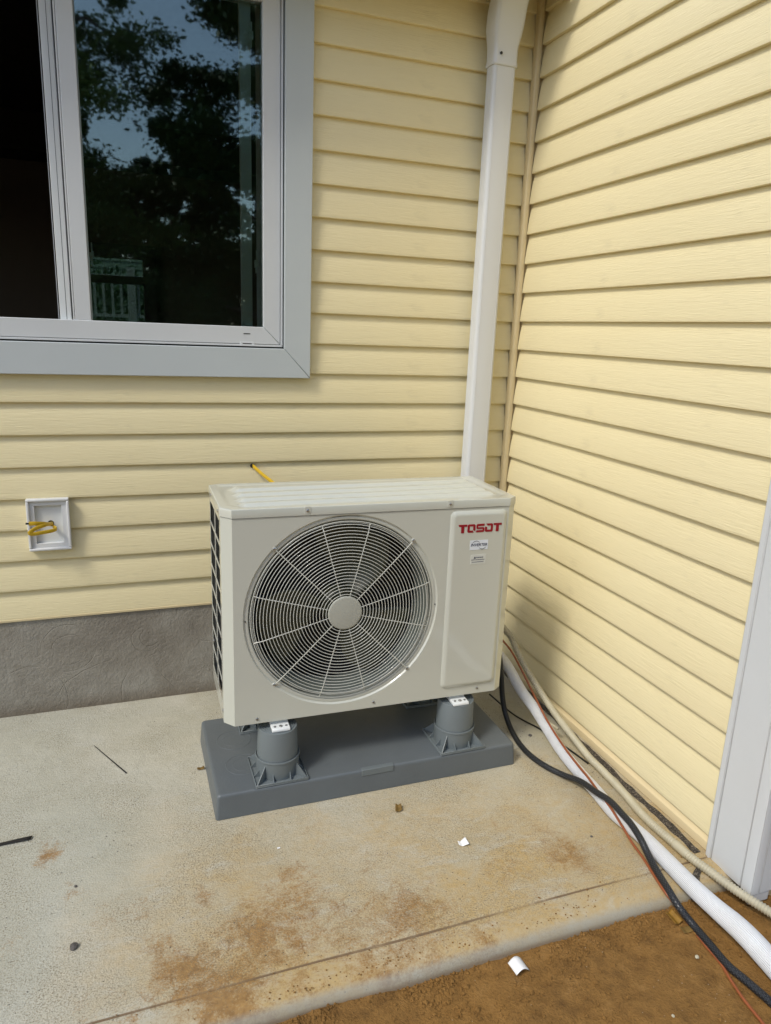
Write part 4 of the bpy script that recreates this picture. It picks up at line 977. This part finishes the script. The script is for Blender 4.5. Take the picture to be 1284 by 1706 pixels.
# ================================================================== LITTER
def scrap(name, label, cat, loc, outline, curl, mat, rz=0, th=.0008, tilt=(0, 0)):
    b = MB(); n = 8; vs = []
    (ax, ay), (bx_, by), (cx, cy), (dx, dy) = outline
    for i in range(n+1):
        for q in range(n+1):
            s_, t_ = i/n, q/n
            x = (1-t_)*((1-s_)*ax+s_*bx_)+t_*((1-s_)*dx+s_*cx); y = (1-t_)*((1-s_)*ay+s_*by)+t_*((1-s_)*dy+s_*cy)
            vs.append((x, y, .001+curl(s_, t_)))
    b.add(vs, [(i*(n+1)+q, i*(n+1)+q+1, (i+1)*(n+1)+q+1, (i+1)*(n+1)+q) for i in range(n) for q in range(n)])
    o = b.obj(name, mat, smooth=60); o.location = loc; o.rotation_euler = (tilt[0], tilt[1], rz)
    m_ = o.modifiers.new('thick', 'SOLIDIFY'); m_.thickness = th
    return tag(o, label, cat)
scrap('plastic_scrap', 'white curved plastic scrap lying on the brown soil', 'scrap', (-.648, -1.3585, -.036), [(-.016, -.020), (.018, -.017), (.014, .017), (-.020, .012)], lambda s_, t_: .010*math.sin(math.pi*s_)+.002*t_, MAT['paper'])
scrap('plastic_scrap', 'small folded white scrap on the concrete slab', 'scrap', (-.6177, -1.0122, .0), [(-.013, -.003), (.012, -.012), (.011, .012), (-.012, .008)], lambda s_, t_: .009*abs(s_-.35)*1.5+.003*t_, MAT['paper'])
scrap('plastic_scrap', 'tiny white speck of plastic on the slab', 'scrap', (-1.0836, -.882, .0), [(-.004, -.002), (.004, -.0025), (.0045, .002), (-.003, .003)], lambda s_, t_: .001*s_, MAT['paper'])
scrap('dry_leaf', 'small curled brown dead leaf on the slab in front of the pad', 'leaf', (-.7328, -.8318, .001), [(-.012, -.010), (.010, -.008), (.013, .012), (-.003, .016)], lambda s_, t_: .010*abs(s_-.5)+.005*t_*t_, MAT['leafdry'])
scrap('dry_leaf', 'yellow-brown curled leaf on the soil beside the hoses', 'leaf', (-.2255, -1.3595, -.032), [(-.010, -.020), (.014, -.016), (.011, .018), (-.012, .014)], lambda s_, t_: .012*abs(s_-.5)+.004*t_, MAT['leafyel'])
scrap('dry_leaf', 'darker leaf fragment on the soil under the black cable', 'leaf', (-.2170, -1.3935, -.036), [(-.012, -.008), (.016, -.010), (.014, .006), (-.010, .010)], lambda s_, t_: .006*abs(s_-.4), MAT['leafdry'])
scrap('dry_leaf', 'crumpled brown leaf bit touching the left side of the pad', 'leaf', (-1.238, -.478, .001), [(-.012, -.004), (.010, -.005), (.009, .006), (-.010, .004)], lambda s_, t_: .006*abs(s_-.5)+.002*t_, MAT['leafdry'])
scrap('tape_strip', 'thin black strip of tape lying diagonally on the slab', 'tape', (-1.4965, -.350, .001), [(-.0475, .0875), (-.0455, .0885), (.0485, -.0865), (.0445, -.0885)], lambda s_, t_: .0004, MAT['tape'], th=.0006)
scrap('tape_strip', 'wider black strip of tape at the left edge of the picture', 'tape', (-1.735, -.660, .001), [(-.075, -.008), (.049, -.006), (.053, .008), (-.075, .000)], lambda s_, t_: .0004+.002*s_, MAT['tape'], th=.0006)
def pebble(loc, r, label, mat, seed):
    bm = bmesh.new(); bmesh.ops.create_icosphere(bm, subdivisions=2, radius=r)
    for v in bm.verts: v.co *= 1+.35*noise.noise(v.co*(1.3/r)+Vector((seed, 0, 0))); v.co.z *= .65
    me = bpy.data.meshes.new('pebble'); bm.to_mesh(me); bm.free(); me.materials.append(mat)
    o = link('pebble', me, None, (loc[0], loc[1], loc[2]+r*.45)); return tag(o, label, 'pebble')
pebble((-1.5627, -1.0523, 0), .0088, 'dark lump of stone on the slab, lower left', MAT['stone'], 1)
pebble((-.2683, -1.0886, 0), .0035, 'small dark pebble on the slab left of the hoses', MAT['stone'], 2)
pebble((-1.568, -.868, 0), .0035, 'tiny black pebble on the slab right of the wide tape', MAT['stone'], 3)
pebble((-.166, -.60, 0), .006, 'dark crumb on the slab between pad and white hose', MAT['stone'], 4)
pebble((-.245, -1.46, -.04), .0048, 'pale pebble on the soil left of the orange wire', MAT['beigehose'], 5)
pebble((-.40, -1.56, -.04), .0035, 'small pale pebble on the soil near the bottom edge', MAT['beigehose'], 6)
gs = MB(); random.seed(5)
for i in range(520):
    x = random.uniform(-1.9, -.06); y = random.uniform(-1.2, -.03); 
    if i % 2: x = random.uniform(-.30, -.05); y = random.uniform(-1.0, -.1)
    if -1.23 < x < -.29 and -.74 < y < -.31: continue
    r = random.choice((.0006, .0009, .0012, .0018)); gs.add([(x+p[0]*r, y+p[1]*r, .0008+p[2]*r*.7) for p in oct_], of)
tag(gs.obj('slab_grit', MAT['stone'], smooth=0, recalc=False), 'fine dark grit scattered on the slab', kind='stuff')

sc2 = MB(); random.seed(9)
for i in range(420):
    x = random.uniform(-1.6, -.05); d = random.expovariate(1/.018); y = -1.304+d
    if noise.noise((x*5, 0, 31)) < .0 and random.random() < .8: continue
    r = random.choice((.0008, .0012, .0017, .0024)); z = 0 if y > -1.288 else -.0005-.036*(1-math.sqrt(max(0, 1-((-1.288-y)/.036)**2)))
    sc2.add([(x+p[0]*r*random.uniform(.7, 1.3), y+p[1]*r, z+r*.4+p[2]*r*.8) for p in oct_], of)
tag(sc2.obj('soil_crumbs', MAT['soil'], smooth=0, recalc=False), 'brown soil crumbs spilled onto the slab edge', kind='stuff')
# ================================================================== TREES behind the camera (seen in the window)
def tree(loc, h, cr, cz0, label, leafmat, nleaf, ls, seed, sparse=0.0):
    rnd = random.Random(seed); t_ = thing('tree', label, 'tree', loc, 0, 'trees across the yard')
    b = MB(); lean = rnd.uniform(-.03, .03)
    b.tube([(lean*z*math.sin(z*.6), lean*z, z) for z in [h*.92*i/9 for i in range(10)]], [.22*(1-.85*i/9)+.02 for i in range(10)], 8)
    tips = []
    for i in range(22):
        z = cz0+(h*.95-cz0)*i/22; a = rnd.random()*6.28; L = cr*(1.05-.55*((z-cz0)/(h-cz0)))*rnd.uniform(.6, 1.05)
        p0 = Vector((0, 0, z)); p1 = p0+Vector((math.cos(a)*L*.5, math.sin(a)*L*.5, .12*L)); p2 = p0+Vector((math.cos(a)*L, math.sin(a)*L, -.05*L+rnd.uniform(-.2, .4)))
        b.tube([p0, p1, p2], [.06, .035, .012], 5); tips += [(p1, L*.30), (p2, L*.33), ((p1+p2)/2, L*.32)]
    b.obj('trunk', MAT['bark'], t_, smooth=60)
    c_ = MB(); clumps = []
    for p, r in tips:
        for q in range(3): clumps.append((p+Vector((rnd.gauss(0, r*.5), rnd.gauss(0, r*.5), rnd.gauss(0, r*.35))), r*rnd.uniform(.35, .75)))
    vs = []; fs = []
    for i in range(nleaf):
        p, r = rnd.choice(clumps)
        d = Vector((rnd.gauss(0, 1), rnd.gauss(0, 1), rnd.gauss(0, .6)))*r*.62; c0 = p+d
        u = Vector((rnd.gauss(0, 1), rnd.gauss(0, 1), rnd.gauss(0, .5))).normalized(); v = u.orthogonal().normalized(); s_ = ls*rnd.uniform(.6, 1.4)
        k = len(vs); vs += [tuple(c0-u*s_), tuple(c0+v*s_*.5), tuple(c0+u*s_), tuple(c0-v*s_*.5)]; fs.append((k, k+1, k+2, k+3))
    c_.add(vs, fs); c_.obj('crown', leafmat, t_, smooth=0, recalc=False)
D = MAT['leaf1']; L2 = MAT['leaf2']
rnd_ = random.Random(77); hb = MB(); vs = []; fs = []
for i in range(5000):
    c0 = Vector((rnd_.uniform(-3.2, 3), rnd_.gauss(0, .25), rnd_.uniform(.3, 2.15+.5*noise.noise((i*.37, 0, 0)))))
    u = Vector((rnd_.gauss(0, 1), rnd_.gauss(0, 1), rnd_.gauss(0, 1))).normalized(); v_ = u.orthogonal().normalized(); q = len(vs)
    vs += [tuple(c0-u*.07), tuple(c0+v_*.035), tuple(c0+u*.07), tuple(c0-v_*.035)]; fs.append((q, q+1, q+2, q+3))
hb.add(vs, fs); ho = hb.obj('hedge', D, smooth=0, recalc=False); ho.location = (-1.2, 10.3, 0); tag(ho, 'dark hedge behind the white deck railing, glimpsed through the room window', 'hedge')
tree((2.2, -15.5, 0), 11.5, 3.3, 1.0, 'tall dark pine behind the camera, largest dark mass mirrored in the glass', D, 72000, .068, 1)
tree((-2.8, -14.5, 0), 10.5, 2.9, 1.2, 'lighter leafy tree mirrored at the left of the window pane', L2, 46000, .055, 2)
tree((.3, -21, 0), 7.0, 2.6, .8, 'lower dark tree filling the gap between the two taller ones', D, 22000, .11, 3)
tree((-.8, -18.0, 0), 5.6, 2.2, .5, 'low bushy tree in the middle of the tree row', D, 34000, .09, 4)
tree((6.5, -18, 0), 12, 3.4, 1.5, 'tall dark tree right of the mirrored pine', D, 8000, .18, 5)
tree((-8, -19, 0), 12, 3.6, 1.5, 'tall tree far to the left of the row', D, 8000, .18, 6)
tree((12.5, -20, 0), 11, 3.4, 1.5, 'rightmost tree of the row', L2, 6000, .2, 7)
tree((-14, -21, 0), 11, 3.4, 1.5, 'leftmost tree of the row', L2, 6000, .2, 8)
tree((2.6, -20, 0), 6.5, 2.6, .5, 'bushy tree behind the mirrored pine', D, 30000, .12, 9)
tree((-3.6, -20, 0), 7.5, 2.6, .5, 'bushy tree behind the lighter leafy one', D, 22000, .11, 10)
